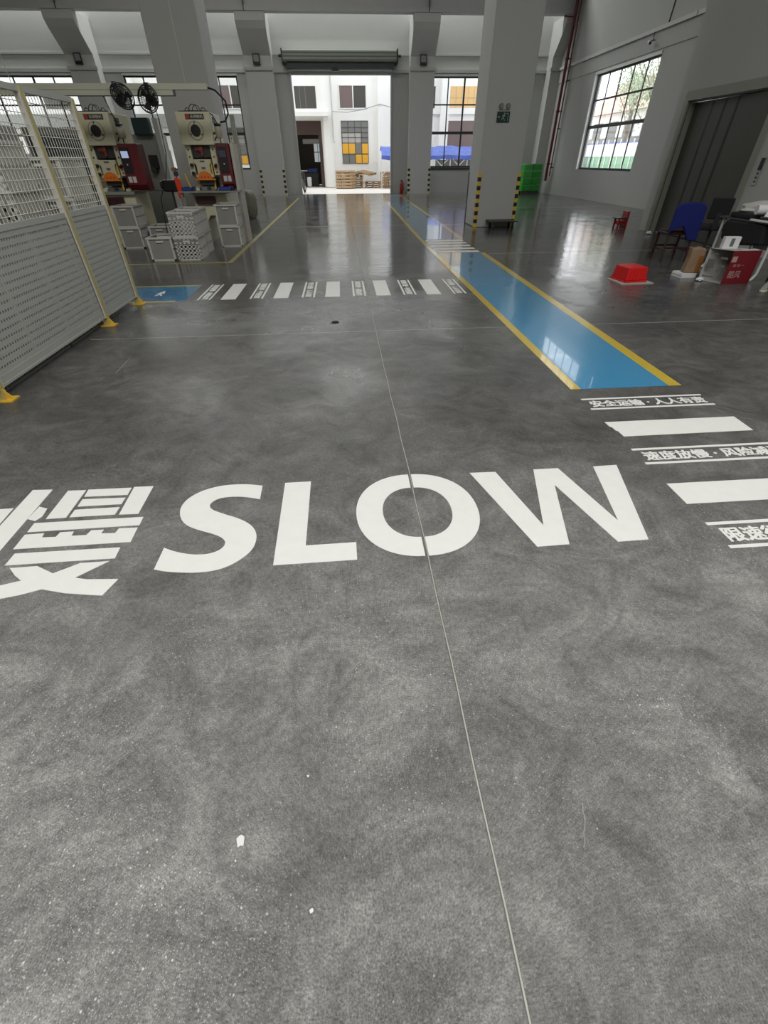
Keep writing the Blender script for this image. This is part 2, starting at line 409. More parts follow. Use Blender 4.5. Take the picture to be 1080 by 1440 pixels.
# lift entrance: jambs, lintel, telescopic panels
door = bpy.data.objects.new('door_1', None); COL.objects.link(door); door['kind'] = 'structure'
mb = MB(); mb.box(7.80, 10.0, 0, 7.86, 10.12, LZ+0.16); mb.box(7.80, 12.72, 0, 7.86, 12.84, LZ+0.16); mb.box(7.80, 10.12, LZ, 7.86, 12.72, LZ+0.16)
mb.box(7.86, 10.12, 0, 8.02, 10.14, LZ); mb.box(7.86, 12.70, 0, 8.02, 12.72, LZ); mb.box(7.86, 10.14, LZ-0.02, 8.02, 12.70, LZ)
mb.build('door_frame', M['liftframe'], door)
ys = [10.14, 11.22, 11.62, 12.05, 12.70]
for k in range(4):
    dx = 0.022*k
    MB().box(7.92+dx, ys[k]+(0.03 if k else 0), 0.01, 7.95+dx, ys[k+1]-0.0, LZ-0.03).build('door_panel', M['lift'], door)
for k in (1, 2, 3): MB().box(7.915+0.022*(k-1), ys[k]-0.035, 0.012, 7.945+0.022*k, ys[k]+0.028, LZ-0.035).build('door_seam', M['gblack'], door)
MB().box(8.07, 10.14, 0, 8.12, 12.70, LZ-0.02).build('door_backing', M['gblack'], door)

# ================================================================== FLOOR JOINTS, CRACKS, MARKINGS
T0, T1 = 0.0002, 0.0022
def strip(pts, wdt, z1=T1):
    mb = MB()
    for (x0, y0), (x1, y1) in zip(pts, pts[1:]):
        d = Vector((x1-x0, y1-y0)); n = Vector((-d.y, d.x)).normalized()*wdt/2
        mb.prism([(x0+n.x, y0+n.y), (x0-n.x, y0-n.y), (x1-n.x, y1-n.y), (x1+n.x, y1+n.y)], T0, z1)
    return mb
def jx(y): return 0.318 + 0.004*math.sin(y*1.1) - max(0, y-2.2)*0.006
struct(strip([(jx(y), y) for y in [-3+0.5*i for i in range(66)]], 0.009, 0.0006).build('floor_joint', M['jointd']))
random.seed(3)
struct(strip([(jx(y)+0.0015*math.sin(y*9), y) for y in [-1+0.12*i for i in range(110)]], 0.0045, 0.0010).build('floor_joint', M['joint']))
for y, a, b in ((5.07, -2.8, 11.0), (9.93, 2.9, 7.8), (15.0, -2.2, 3.6), (20.0, -2.2, 10.9)):
    struct(strip([(a, y), (b, y)], 0.008 if y < 8 else 0.018, 0.0008).build('floor_joint', M['joint']))
def wander(pts, n, amp, seed):
    random.seed(seed); out = []
    for (a, b) in zip(pts, pts[1:]):
        for i in range(n):
            t = i/n; out.append((a[0]+(b[0]-a[0])*t+random.uniform(-amp, amp), a[1]+(b[1]-a[1])*t+random.uniform(-amp, amp)))
    return out + [pts[-1]]
struct(strip(wander([(-0.83, 0.08), (-0.80, 0.35), (-0.93, 0.62), (-0.92, 0.95)], 14, 0.004, 1), 0.0014, 0.0007).build('floor_crack', M['crack']))
struct(strip(wander([(-2.14, 4.05), (-2.16, 4.44)], 6, 0.004, 2), 0.007, 0.0007).build('floor_scratch', M['crack']))
struct(strip(wander([(0.62, 0.42), (0.60, 0.36), (0.575, 0.31)], 5, 0.003, 4), 0.003, 0.0007).build('floor_scratch', M['crack']))
struct(strip(wander([(1.15, 0.78), (1.35, 0.52)], 8, 0.002, 5), 0.001, 0.0007).build('floor_scratch', M['crack']))

# blue walkway on the right with its yellow edges
lane = thing('walkway_marking', 'long blue painted walkway with yellow edge lines running to the back wall', 'floor marking', (0, 0, 0))
MB().prism([(1.895, 3.32), (2.66, 3.32), (2.74, 10.05), (1.87, 10.05)], T0, 0.0016).build('blue_band', M['blue'], lane)
MB().prism([(1.895, 12.05), (2.76, 12.05), (3.05, 28.6), (2.12, 28.6)], T0, 0.0016).build('blue_band', mat('sheen_blue_epoxy', (0.10, 0.24, 0.35), 0.14, var=0.1, vscale=2, coat=0.6, bump=0.06, bscale=6), lane)  # far band's blue made paler to stand in for reflected daylight
MB().prism([(1.81, 3.32), (1.895, 3.32), (1.87, 12.0), (2.12, 28.6), (2.03, 28.6), (1.77, 12.0)], T0, 0.0020).build('edge_line', M['yellow'], lane)
MB().prism([(2.66, 3.32), (2.77, 3.32), (2.85, 10.05), (2.74, 10.05)], T0, 0.0020).build('edge_line', M['yellow'], lane)
MB().prism([(2.76, 12.05), (2.86, 12.05), (3.15, 28.6), (3.05, 28.6)], T0, 0.0020).build('edge_line', M['yellow'], lane)
# short blue walkway on the left by the fence
lane2 = thing('walkway_marking', 'short blue painted walkway patch beside the fence end post', 'floor marking', (0, 0, 0))
MB().prism([(-4.2, 6.70), (-2.23, 6.70), (-2.23, 7.58), (-4.2, 7.58)], T0, 0.0016).build('blue_band', M['blue'], lane2)
MB().prism([(-4.2, 6.62), (-2.36, 6.62), (-2.36, 6.70), (-4.2, 6.70)], T0, 0.0020).build('edge_line', M['yellowold'], lane2)
MB().prism([(-4.2, 7.58), (-2.23, 7.58), (-2.23, 7.66), (-4.2, 7.66)], T0, 0.0020).build('edge_line', M['yellowold'], lane2)
ic = MB()
def icp(pts): ic.prism([(-2.70 + 0.55*(x+2.92), 7.14 + 0.6*(y-7.18)) for x, y in pts], 0.0016, 0.0026)
icp([(-2.90+0.035*math.cos(t), 7.40+0.05*math.sin(t)) for t in [2*PI*i/12 for i in range(12)]])
icp([(-2.95, 7.33), (-2.85, 7.33), (-2.82, 7.16), (-2.88, 7.18), (-2.87, 7.08), (-2.80, 6.96), (-2.85, 6.94), (-2.91, 7.06), (-2.96, 6.94), (-3.01, 6.96), (-2.95, 7.10), (-2.96, 7.2), (-3.0, 7.14), (-3.02, 7.17)])
ic.build('walking_figure_icon', M['mark'], lane2)
# yellow bay line round the press area
bay = MB(); bay.prism([(-6.5, 9.50), (-2.12, 9.50), (-2.12, 27.0), (-2.21, 27.0), (-2.21, 9.59), (-6.5, 9.59)], T0, T1)
tag(bay.build('bay_line', M['yellowold']), 'worn yellow line bounding the press bay on the floor', 'floor marking')

# white word on the floor
def letter(pts_list, name, label, group=None):
    mb = MB()
    for p in pts_list: mb.prism(p, T0, T1)
    return tag(mb.build(name, M['mark']), label, 'floor lettering', group)
S_ = [(-0.562,2.151),(-0.645,2.173),(-0.73,2.18),(-0.825,2.169),(-0.911,2.129),(-0.969,2.065),(-0.989,1.995),(-0.981,1.931),(-0.954,1.868),(-0.909,1.815),(-0.838,1.775),(-0.758,1.74),(-0.709,1.709),(-0.682,1.676),(-0.682,1.636),(-0.71,1.605),(-0.758,1.589),(-0.822,1.592),(-0.889,1.611),(-0.942,1.634),(-0.979,1.655),(-0.981,1.507),(-0.92,1.487),(-0.84,1.474),(-0.763,1.468),(-0.688,1.475),(-0.627,1.501),(-0.569,1.553),(-0.533,1.611),(-0.527,1.689),(-0.545,1.755),(-0.588,1.811),(-0.659,1.862),(-0.743,1.904),(-0.809,1.943),(-0.833,1.981),(-0.825,2.017),(-0.792,2.048),(-0.734,2.058),(-0.653,2.051),(-0.558,2.018)]
def smooth_poly(p, corners, it=2):
    """Chaikin smoothing that keeps the listed corners sharp"""
    p = [(x, y, (i in corners)) for i, (x, y) in enumerate(p)]
    for _ in range(it):
        q = []
        for i, (x, y, k) in enumerate(p):
            xa, ya, _k = p[i-1]; xb, yb, _k2 = p[(i+1) % len(p)]
            if k: q.append((x, y, True))
            else: q += [(x*0.75+xa*0.25, y*0.75+ya*0.25, False), (x*0.75+xb*0.25, y*0.75+yb*0.25, False)]
        p = q
    return [(x, y) for x, y, k in p]
letter([smooth_poly(S_, {0, 20, 21, 40})], 'painted_letter', 'white painted letter S on the concrete, first letter of SLOW')
letter([[(-0.431,2.168),(-0.278,2.17),(-0.275,1.611),(-0.023,1.614),(-0.022,1.49),(-0.422,1.486)]], 'painted_letter', 'white painted letter L on the concrete between the S and the O')
halves = []
for s in (-1, 1):
    c = (0.318, 1.840); out = []; inn = []
    for i in range(33):
        t = PI/2 + s*(-1)*PI*i/32
        ex = 2.15
        def se(a, b, t): return (c[0]+a*math.copysign(abs(math.cos(t))**(2/ex), math.cos(t)), c[1]+b*math.copysign(abs(math.sin(t))**(2/ex), math.sin(t)))
        x, y = se(0.325, 0.352, t); out.append((x + s*0.009, y))
        x, y = se(0.180, 0.215, t); inn.append((x + s*0.009, y))
    halves.append(out + inn[::-1])
letter(halves, 'painted_letter', 'white painted round letter O on the concrete, cut by the floor joint')
letter([[(0.688,2.176),(0.848,2.173),(0.96,1.658),(1.089,2.179),(1.245,2.179),(1.367,1.664),(1.47,2.179),(1.623,2.183),(1.447,1.508),(1.286,1.505),(1.157,2.008),(1.037,1.508),(0.871,1.504)]], 'painted_letter', 'white painted letter W on the concrete, last letter of SLOW')
man = [[(-1.694,2.199),(-1.59,2.197),(-1.585,1.942),(-1.689,1.94)],[(-1.319,2.205),(-1.207,2.203),(-1.204,1.942),(-1.308,1.945)],
 [(-1.579,2.2),(-1.331,2.198),(-1.329,2.127),(-1.572,2.13)],[(-1.571,2.106),(-1.33,2.101),(-1.33,2.040),(-1.568,2.038)],[(-1.569,2.01),(-1.329,2.013),(-1.33,1.947),(-1.568,1.944)],
 [(-1.732,1.909),(-1.167,1.913),(-1.164,1.844),(-1.73,1.836)],
 [(-1.731,1.817),(-1.636,1.82),(-1.631,1.787),(-1.562,1.786),(-1.557,1.821),(-1.488,1.821),(-1.485,1.787),(-1.411,1.787),(-1.402,1.823),(-1.337,1.823),(-1.339,1.793),(-1.268,1.79),(-1.263,1.827),(-1.166,1.825),(-1.162,1.713),(-1.729,1.708)],
 [(-1.703,1.675),(-1.199,1.677),(-1.195,1.599),(-1.704,1.594)],
 [(-1.67,1.574),(-1.545,1.577),(-1.447,1.521),(-1.348,1.58),(-1.214,1.582),(-1.33,1.484),(-1.271,1.469),(-1.125,1.459),(-1.159,1.363),(-1.238,1.375),(-1.331,1.391),(-1.448,1.424),(-1.528,1.397),(-1.68,1.366),(-1.74,1.455),(-1.65,1.463),(-1.57,1.486),(-1.619,1.523)],
 [(-1.905,2.225),(-1.790,2.219),(-1.786,1.37),(-1.900,1.37)],[(-1.782,2.056),(-1.728,2.034),(-1.719,1.964),(-1.738,1.927),(-1.788,1.948)],[(-1.99,2.051),(-1.918,2.054),(-1.912,1.89),(-1.97,1.90)]]
letter(man, 'painted_character', 'large white painted Chinese character for slow at the left, before the word SLOW')

# zebra bars and slogan strips
SLO = ['安全运输 · 人人有责', '速度放慢 · 风险减半', '限速行驶 · 平安回家']
def slogan(body, loc, rotz, length, wid, label, line=0.022, group=None):
    t = thing('slogan_strip', label, 'floor lettering', loc, rotz, group)
    for y0 in (0, wid-line):
        sh = 0.0
        MB().box(0, y0, T0, length, y0+line, T1).build('edge_line', M['mark'], t)
    th = wid - 2*line - 0.05*wid/0.2
    o = text_mesh(body, length*0.93, th, T1-T0, M['mark'], 'lettering', t, bold=0.030)
    if o: o.location = (length*0.04, (wid-th)/2, T0)
    return t
slogan(SLO[0], (1.812, 2.940, 0), 0, 0.995, 0.195, 'white painted Chinese slogan strip closest to the near end of the blue walkway')
slogan(SLO[1], (1.812, 2.172, 0), 0, 1.02, 0.190, 'white painted Chinese slogan strip between two white bars at the right edge')
slogan(SLO[2], (1.812, 1.412, 0), 0, 1.02, 0.196, 'lowest white painted Chinese slogan strip at the right edge, beside the letter W')
def bar(x0, y0, x1, y1, label, group=None):
    return tag(MB().box(x0, y0, T0, x1, y1, T1).build('crossing_bar', M['mark']), label, 'floor marking', group)
b1 = MB(); b1.prism([(1.816, 2.738), (2.806, 2.738), (2.795, 2.530), (1.850, 2.524), (1.846, 2.60), (1.835, 2.61), (1.832, 2.66), (1.82, 2.67)], T0, T1)
tag(b1.build('crossing_bar', M['mark']), 'wide white crossing bar with a chipped corner, just below the first slogan strip', 'floor marking')
bar(1.816, 1.768, 2.86, 1.962, 'wide white crossing bar right of the letter W, above the lowest slogan strip')
nm = ['beside the blue patch near the fence', 'second from the fence', 'third from the fence', 'just right of the floor joint', 'fifth from the fence', 'nearest the blue walkway']
for i in range(6):
    xc = -1.995 + 0.720*i
    # rotated a quarter turn: reads away from the camera's right
    slogan(SLO[[1, 2, 0, 1, 2, 0][i]], (xc-0.085, 7.665, 0), -PI/2, 0.97, 0.185, 'small white slogan strip of the far crossing, ' + nm[i], line=0.026)
nb = ['first bar from the fence side', 'second bar from the fence side', 'middle bar of the five', 'second bar from the blue walkway', 'bar nearest the blue walkway']
for i in range(5):
    xc = -1.652 + 0.722*i
    bar(xc-0.102, 6.69, xc+0.102, 7.665, 'white rectangle of the far crossing, ' + nb[i])
ns = ['farthest', 'second farthest', 'middle', 'second nearest', 'nearest']
for i, y in enumerate((11.70, 11.32, 10.93, 10.54, 10.15)):
    bar(1.90, y, 2.77, y+0.19, 'thin white cross stripe in the blue walkway, %s of the five' % ns[i], None)
# paint chips and specks on the near floor
random.seed(11)
def chip(x, y, r, label, n=9, m='chip'):
    p = [(x+r*random.uniform(0.55, 1)*math.cos(2*PI*i/n), y+1.3*r*random.uniform(0.55, 1)*math.sin(2*PI*i/n)) for i in range(n)]
    tag(MB().prism(p, T0, T1).build('paint_chip', M[m]), label, 'paint chip')
chip(-0.387, 0.402, 0.0145, 'largest white paint chip on the near bare concrete')
chip(-0.392, 0.358, 0.003, 'tiny white fleck just below the largest paint chip')
chip(-0.178, 0.238, 0.0055, 'small white chip on the near floor left of the joint')
chip(-0.205, 0.555, 0.004, 'tiny white fleck above the small chips near the floor joint')
tag(MB().lathe([(0.03, 0), (0.045, 0.004), (0.03, 0.008), (0.01, 0.009)], (-0.16, 5.45, 0), 10).build('dark_scrap', M['blackmat']), 'small dark scrap lying on the floor before the far crossing', 'scrap')

# ================================================================== BACK WALL FITTINGS
sh = thing('roller_shutter', 'rolled-up green-grey roller shutter above the open loading door', 'shutter', (0, 29.6, 4.9))
mb = MB(); mb.box(-2.42, -0.30, 0.18, 2.95, 0.36, 0.56); mb.build('housing', M['shut'], sh, bevel=0.03)
mb = MB()
for k in range(3): mb.box(-2.40, -0.318, 0.21+0.12*k, 2.93, -0.30, 0.245+0.12*k)
mb.build('housing_rib', mat('shutter_rib_shade', (0.13, 0.15, 0.125), 0.5), sh)  # ribs darker, shade between the lit bands put into their colour
MB().box(-2.25, -0.16, -0.04, 2.80, 0.22, 0.19).build('curtain', M['shutd'], sh)
mb = MB(); mb.box(-2.2, 0.05, -0.10, 2.75, 0.12, -0.04)
for k in range(60): mb.box(-2.18+0.082*k, 0.03, -0.13, -2.14+0.082*k, 0.05, -0.04)
mb.build('bottom_bar', M['galv'], sh)
for x in (-2.46, 2.95): MB().box(x, -0.33, 0.10, x+0.05, 0.38, 0.60).build('end_bracket', M['darksteel'], sh)
for x in (-2.60, 3.02): MB().rod((x, -0.1, 0.38), (x+0.14, -0.1, 0.38), 0.05).build('axle', M['darksteel'], sh)
MB().box(-0.16, -0.34, -0.15, 0.16, -0.17, -0.02).build('motor_box', M['black'], sh)
for x in (-2.19, 2.70): MB().box(x, 0.30, -4.9, x+0.06, 0.38, -0.12).build('guide_rail', M['galv'], sh)

def flood(x, label):
    t = thing('flood_light', label, 'flood light', (x, 29.22, 5.10))
    MB().box(-0.16, -0.06, -0.17, 0.16, 0.0, 0.20).build('lamp_body', M['black'], t, bevel=0.01)
    MB().box(-0.12, -0.068, -0.06, 0.12, -0.06, 0.16).build('lamp_glass', M['lampglass'], t)
    mb = MB(); mb.box(-0.02, 0.0, -0.05, 0.02, 0.08, 0.03); mb.build('bracket', M['black'], t)
    return t
flood(-11.55, 'small black flood light on the leftmost corbelled pilaster')
flood(-3.60, 'small black flood light on the pilaster left of the roller shutter')
flood(4.20, 'small black flood light on the pilaster right of the roller shutter')

# cable tray along the back and right walls
ct = thing('cable_tray', 'long pale grey cable tray fixed along the walls at lintel height', 'cable tray', (0, 0, 4.83))
mb = MB()
xs = [(-18.7, -12.12), (-10.9, -4.2), (-2.93, 3.6), (4.78, 10.5)]
for a, b in xs: mb.box(a, 29.90, -0.07, b, 30.0, 0.05)
for a, b in [(-12.12, -10.9), (-4.2, -2.93), (3.6, 4.78), (10.5, 10.95)]: mb.box(a-0.06, 29.22, -0.07, b+0.06, 29.3, 0.05)
mb.build('tray_run', M['wall'], ct)
mb = MB(); mb.box(10.88, 18.7, -0.05, 10.965, 29.2, 0.05); mb.box(10.90, 13.2, -0.05, 10.965, 18.7, 0.05)
mb.build('tray_run', mat('pale_tray', (0.58, 0.58, 0.56), 0.5), ct)
# security camera
cc = thing('security_camera', 'small white security camera hanging under the cable tray by the side window', 'security camera', (10.75, 20.9, 4.55))
MB().rod((0, 0, 0), (-0.06, -0.22, -0.06), 0.05, 12).build('camera_body', M['white'], cc, smooth=True)
MB().rod((-0.06, -0.22, -0.06), (-0.062, -0.232, -0.063), 0.038, 12).build('lens', M['black'], cc)
mb = MB(); mb.rod((0, 0.02, 0), (0.21, 0.02, 0.05), 0.015); mb.rod((0.14, 0.02, 0.03), (0.14, 0.02, 0.24), 0.015); mb.build('bracket', M['darksteel'], cc)
tag(MB().rod((10.95, 20.3, 4.9), (10.95, 20.25, 5.55), 0.02).build('conduit', M['darksteel']), 'short dark conduit rising above the cable tray on the side wall', 'conduit')

# corner guards
def guard(x, y, sx, sy, label, z1=1.2, w_=0.075, n=13, mats=None, group=None):
    """L-shaped striped guard on the vertical edge at (x, y); sx, sy point away from the column"""
    mb = MB()
    for k in range(n):
        mb.mi = k % 2; z0 = z1*k/n; z2 = z1*(k+1)/n
        mb.prism([(x+sx*0.012, y+sy*0.012), (x-sx*w_, y+sy*0.012), (x-sx*w_, y+sy*0.001), (x+sx*0.001, y+sy*0.001), (x+sx*0.001, y-sy*w_), (x+sx*0.012, y-sy*w_)], z0+0.002, z2)
    return tag(mb.build('corner_guard', mats or [M['gyellow'], M['gblack']]), label, 'corner guard', group)
guard(3.62, 14.22, -1, -1, 'striped black and yellow corner guard on the left front edge of the near right column')
guard(4.74, 14.22, 1, -1, 'striped black and yellow corner guard on the right front edge of the near right column')
guard(3.62, 15.35, -1, 1, 'dark corner guard on the rear edge of the near right column', mats=[M['gblack'], M['gblack']], n=2)
py = [mat('pale_guard_yellow', (0.60, 0.52, 0.30), 0.5), M['gblack']]
for x, s, l in ((-4.2, -1, 'left pilaster by the loading door, left edge'), (-2.93, 1, 'left pilaster by the loading door, right edge'),
                (3.6, -1, 'right pilaster by the loading door, left edge'), (4.78, 1, 'right pilaster by the loading door, right edge')):
    guard(x, 29.3, s, -1, 'small striped guard on the ' + l, w_=0.10, n=11, mats=py)

# fire extinguishers
fe = thing('fire_extinguisher', 'red fire extinguisher on the floor right of the loading door', 'fire extinguisher', (3.28, 29.6, 0))
MB().lathe([(0.09, 0), (0.10, 0.02), (0.10, 0.42), (0.07, 0.50), (0.03, 0.53)], n=16).build('cylinder_body', M['redfire'], fe, smooth=True)
MB().box(-0.04, -0.03, 0.53, 0.04, 0.03, 0.60).build('valve', M['black'], fe)
MB().tube([(0.04, 0, 0.56), (0.12, -0.02, 0.5), (0.125, -0.02, 0.3), (0.12, -0.02, 0.15)], 0.012).build('hose', M['black'], fe)

# exit sign and emergency light
es = thing('exit_sign', 'dark green emergency exit sign with running figure on the near right column', 'exit sign', (4.075, 14.21, 2.285))
MB().box(-0.158, -0.022, -0.100, 0.158, 0.008, 0.100).build('sign_board', M['exitg'], es, bevel=0.004)
mb = MB()
mb.prism([(0.02+0.018*math.cos(2*PI*i/10), 0.062+0.018*math.sin(2*PI*i/10)) for i in range(10)], -0.025, -0.022, 'y')
mb.prism([(-0.01, 0.04), (0.03, 0.045), (0.045, 0.01), (0.03, 0.0), (0.02, 0.015), (0.01, -0.01), (0.03, -0.04), (0.045, -0.07), (0.028, -0.072), (0.008, -0.03), (-0.02, -0.035), (-0.045, -0.06), (-0.055, -0.05), (-0.03, -0.018), (-0.01, -0.012), (-0.01, 0.015), (-0.03, 0.0), (-0.038, 0.01)], -0.025, -0.022, 'y')
mb.prism([(0.06, 0.07), (0.12, 0.07), (0.12, -0.075), (0.105, -0.075), (0.105, 0.055), (0.06, 0.055)], -0.025, -0.022, 'y')
mb.prism([(-0.15, 0.0), (-0.12, 0.025), (-0.12, 0.01), (-0.085, 0.01), (-0.085, -0.01), (-0.12, -0.01), (-0.12, -0.025)], -0.025, -0.022, 'y')
mb.build('running_figure_and_arrow', M['exitw'], es)
el = thing('emergency_light', 'small twin-head emergency light above the exit sign', 'emergency light', (4.075, 14.21, 2.44))
MB().box(-0.12, -0.02, -0.02, 0.12, 0.008, 0.0).build('bracket', M['pil'], el)
for x in (-0.085, 0.085):
    h = MB().rod((x, -0.01, 0.045), (x, -0.07, 0.04), 0.05, 16).build('lamp_head', mat('grey_lamp_head', (0.20, 0.20, 0.19), 0.4), el, smooth=True)
    MB().rod((x, -0.07, 0.04), (x, -0.075, 0.04), 0.028, 14).build('lamp_lens', M['lampglass'], h)

# red fire pipes in the right rear corner
fp = thing('fire_pipe', 'tall dark red fire pipe in the rear right corner', 'pipe', (10.74, 28.10, 0))
MB().rod((0, 0, 0.55), (0, 0, 9.4), 0.065, 14).build('riser', M['redpipe'], fp, smooth=True)
mb = MB()
for z in (1.2, 3.2, 5.0, 6.9):
    mb = MB(); mb.rod((0, 0, z), (0, 0, z+0.08), 0.085, 14); mb.rod((0, 0, z+0.04), (0.225, 0, z+0.04), 0.02); mb.build('clamp', M['redpipe'], fp)
mb = MB(); mb.tube([(0, 0, 6.35), (-0.25, 0.0, 6.35), (-0.5, -0.1, 6.35)], 0.025); mb.build('branch', M['redpipe'], fp)
fq = thing('thin_pipe', 'thin dark red pipe beside the tall red riser in the rear corner', 'pipe', (10.84, 27.90, 0))
MB().rod((0, 0, 0.75), (0, 0, 9.4), 0.028, 10).build('riser', M['redpipe'], fq, smooth=True)
mb = MB()
for z in (1.1, 2.6, 4.3):
    mb = MB(); mb.rod((0, 0, z), (0.115, 0, z), 0.02); mb.lathe([(0.02, z-0.05), (0.045, z-0.02), (0.045, z+0.02), (0.02, z+0.05)], n=10); mb.build('clamp', M['darksteel'], fq)

# green crates wrapped on a pallet in the corner
gp = MB()
for k in range(5): gp.box(9.50+0.2*k, 28.0, 0.10, 9.64+0.2*k, 28.8, 0.13)
for y in (28.0, 28.37, 28.74): gp.box(9.50, y, 0.0, 10.44, y+0.08, 0.10)
tag(gp.build('pallet', M['darksteel']), 'dark pallet under the green crates in the rear right corner', 'pallet')
def green_crate():
    t = thing('green_crate', '', 'crate', (0, 0, 0), 0, 'green crates stacked on the corner pallet')
    mb = MB(); W_, D, H_ = 0.225, 0.37, 0.26
    mb.box(-W_, -D, 0, W_, D, 0.01); mb.box(-W_, -D, 0, W_, -D+0.01, H_); mb.box(-W_, D-0.01, 0, W_, D, H_); mb.box(-W_, -D, 0, -W_+0.01, D, H_); mb.box(W_-0.01, -D, 0, W_, D, H_)
    for k in range(5): mb.box(-W_+0.02+0.1*k, -D-0.012, 0.02, -W_+0.04+0.1*k, -D, H_-0.02)
    mb.build('crate_body', M['green'], t)
    mb = MB(); mb.box(-W_-0.012, -D-0.014, H_-0.03, W_+0.012, -D+0.012, H_); mb.box(-W_-0.012, D-0.012, H_-0.03, W_+0.012, D+0.014, H_)
    mb.box(-W_-0.012, -D, H_-0.03, -W_+0.01, D, H_); mb.box(W_-0.01, -D, H_-0.03, W_+0.012, D, H_); mb.build('rim', mat('pale_green_rim', (0.10, 0.50, 0.10), 0.4), t)
    return t
g0 = green_crate(); hn = ['bottom', 'second', 'third', 'top']
for c in range(2):
    for k in range(4):
        o = g0 if (c == 0 and k == 0) else dup(g0, (0, 0, 0))
        o.location = (9.74+0.475*c, 28.4, 0.13+0.285*k)
        o['label'] = 'bright green plastic crate, %s of the %s column on the corner pallet' % (hn[k], 'left' if c == 0 else 'right')

# ================================================================== LIFT SIDE CLUTTER
cp = thing('lift_call_panel', 'narrow lift call panel with black display beside the lift frame', 'call panel', (7.845, 9.80, 1.27))
MB().box(-0.012, -0.05, -0.21, 0.004, 0.05, 0.21).build('plate', M['galv'], cp)
MB().box(-0.018, -0.045, 0.02, -0.012, 0.045, 0.20).build('display', M['black'], cp)
for k in range(3): MB().rod((-0.012, 0, -0.03-0.06*k), (-0.02, 0, -0.03-0.06*k), 0.018, 12).build('button', M['darksteel'], cp)

# upside-down red basket on a white board
tag(MB().box(-0.26, -0.22, 0, 0.26, 0.22, 0.012).build('foam_board', mat('off_white_board', (0.42, 0.39, 0.37), 0.7)), 'thin off-white board lying on the floor under the red basket', 'board')
bd = bpy.data.objects['foam_board']; bd.location = (4.38, 7.19, 0.0); bd.rotation_euler = (0, 0, 0.03)
rb = thing('red_basket', 'upside-down bright red plastic basket on the floor by the blue walkway', 'basket', (4.37, 7.22, 0.012), 0.12)
mb = MB()
def frustum(mb, a, b, z0, c, d, z1):
    mb._new([(-a,-b,z0),(a,-b,z0),(a,b,z0),(-a,b,z0),(-c,-d,z1),(c,-d,z1),(c,d,z1),(-c,d,z1)], [(0,3,2,1),(4,5,6,7),(0,1,5,4),(1,2,6,5),(2,3,7,6),(3,0,4,7)])
frustum(mb, 0.175, 0.185, 0.025, 0.155, 0.165, 0.20)
mb.build('basket_body', M['red'], rb, bevel=0.012)
mb = MB(); mb.box(-0.185, -0.195, 0, 0.185, 0.195, 0.025); mb.build('rim', M['red'], rb, bevel=0.005)
for k in range(5):
    mb = MB(); x = -0.12+0.06*k; mb._new([(x-0.006, -0.189, 0.03), (x+0.006, -0.189, 0.03), (x+0.005, -0.172, 0.18), (x-0.005, -0.172, 0.18), (x-0.006, -0.18, 0.03), (x+0.006, -0.18, 0.03), (x+0.005, -0.164, 0.18), (x-0.005, -0.164, 0.18)], [(0,1,2,3),(7,6,5,4),(0,4,5,1),(1,5,6,2),(2,6,7,3),(3,7,4,0)])
    mb.build('rib', M['red'], rb)

# blue-covered chair with dark red wooden legs
ch = thing('wooden_chair', 'dark red wooden chair with a blue cloth over its backrest, before the lift doors', 'chair', (5.97, 8.86, 0), math.radians(-8))
# local: seat faces +y (away), backrest at -y towards the camera
for sx in (-1, 1):
    MB().prism([(sx*0.20-0.018, 0), (sx*0.20+0.018, 0), (sx*0.19+0.02, 0.44), (sx*0.19-0.02, 0.44)], 0.17, 0.21, 'y').build('leg', M['redwood'], ch)
    MB().tube([(sx*0.21, -0.27, 0), (sx*0.20, -0.22, 0.42), (sx*0.195, -0.27, 0.86)], 0.02, 8).build('leg', M['redwood'], ch)
MB().box(-0.22, -0.21, 0.42, 0.22, 0.22, 0.455).build('seat', M['redwood'], ch, bevel=0.01)
MB().box(-0.20, -0.19, 0.455, 0.20, 0.20, 0.485).build('seat_pad', mat('dark_brown_pad', (0.05, 0.02, 0.018), 0.8), ch, bevel=0.012)
mb = MB(); mb.box(-0.2, -0.23, 0.2, 0.2, -0.21, 0.23); mb.box(-0.2, 0.18, 0.2, 0.2, 0.2, 0.23)
for s in (-1, 1): mb.box(s*0.2-0.01, -0.22, 0.16, s*0.2+0.01, 0.19, 0.185)
mb.build('stretcher', M['redwood'], ch)
mb = MB()
out = []
for i in range(9): t = PI*i/8; out.append((-0.245*math.cos(t)*(1 if abs(math.cos(t)) < 0.8 else 1), 0.80+0.10*math.sin(t)**0.6))
pp = [(-0.25, 0.46)] + [(-0.25, 0.80)] + out[1:-1] + [(0.25, 0.80), (0.26, 0.34), (0.10, 0.34), (0.03, 0.46), (-0.04, 0.55), (-0.13, 0.52)]
mb.prism(pp, -0.315, -0.245, 'y'); cover = mb.build('cloth_cover', M['bluechair'], ch, bevel=0.02)

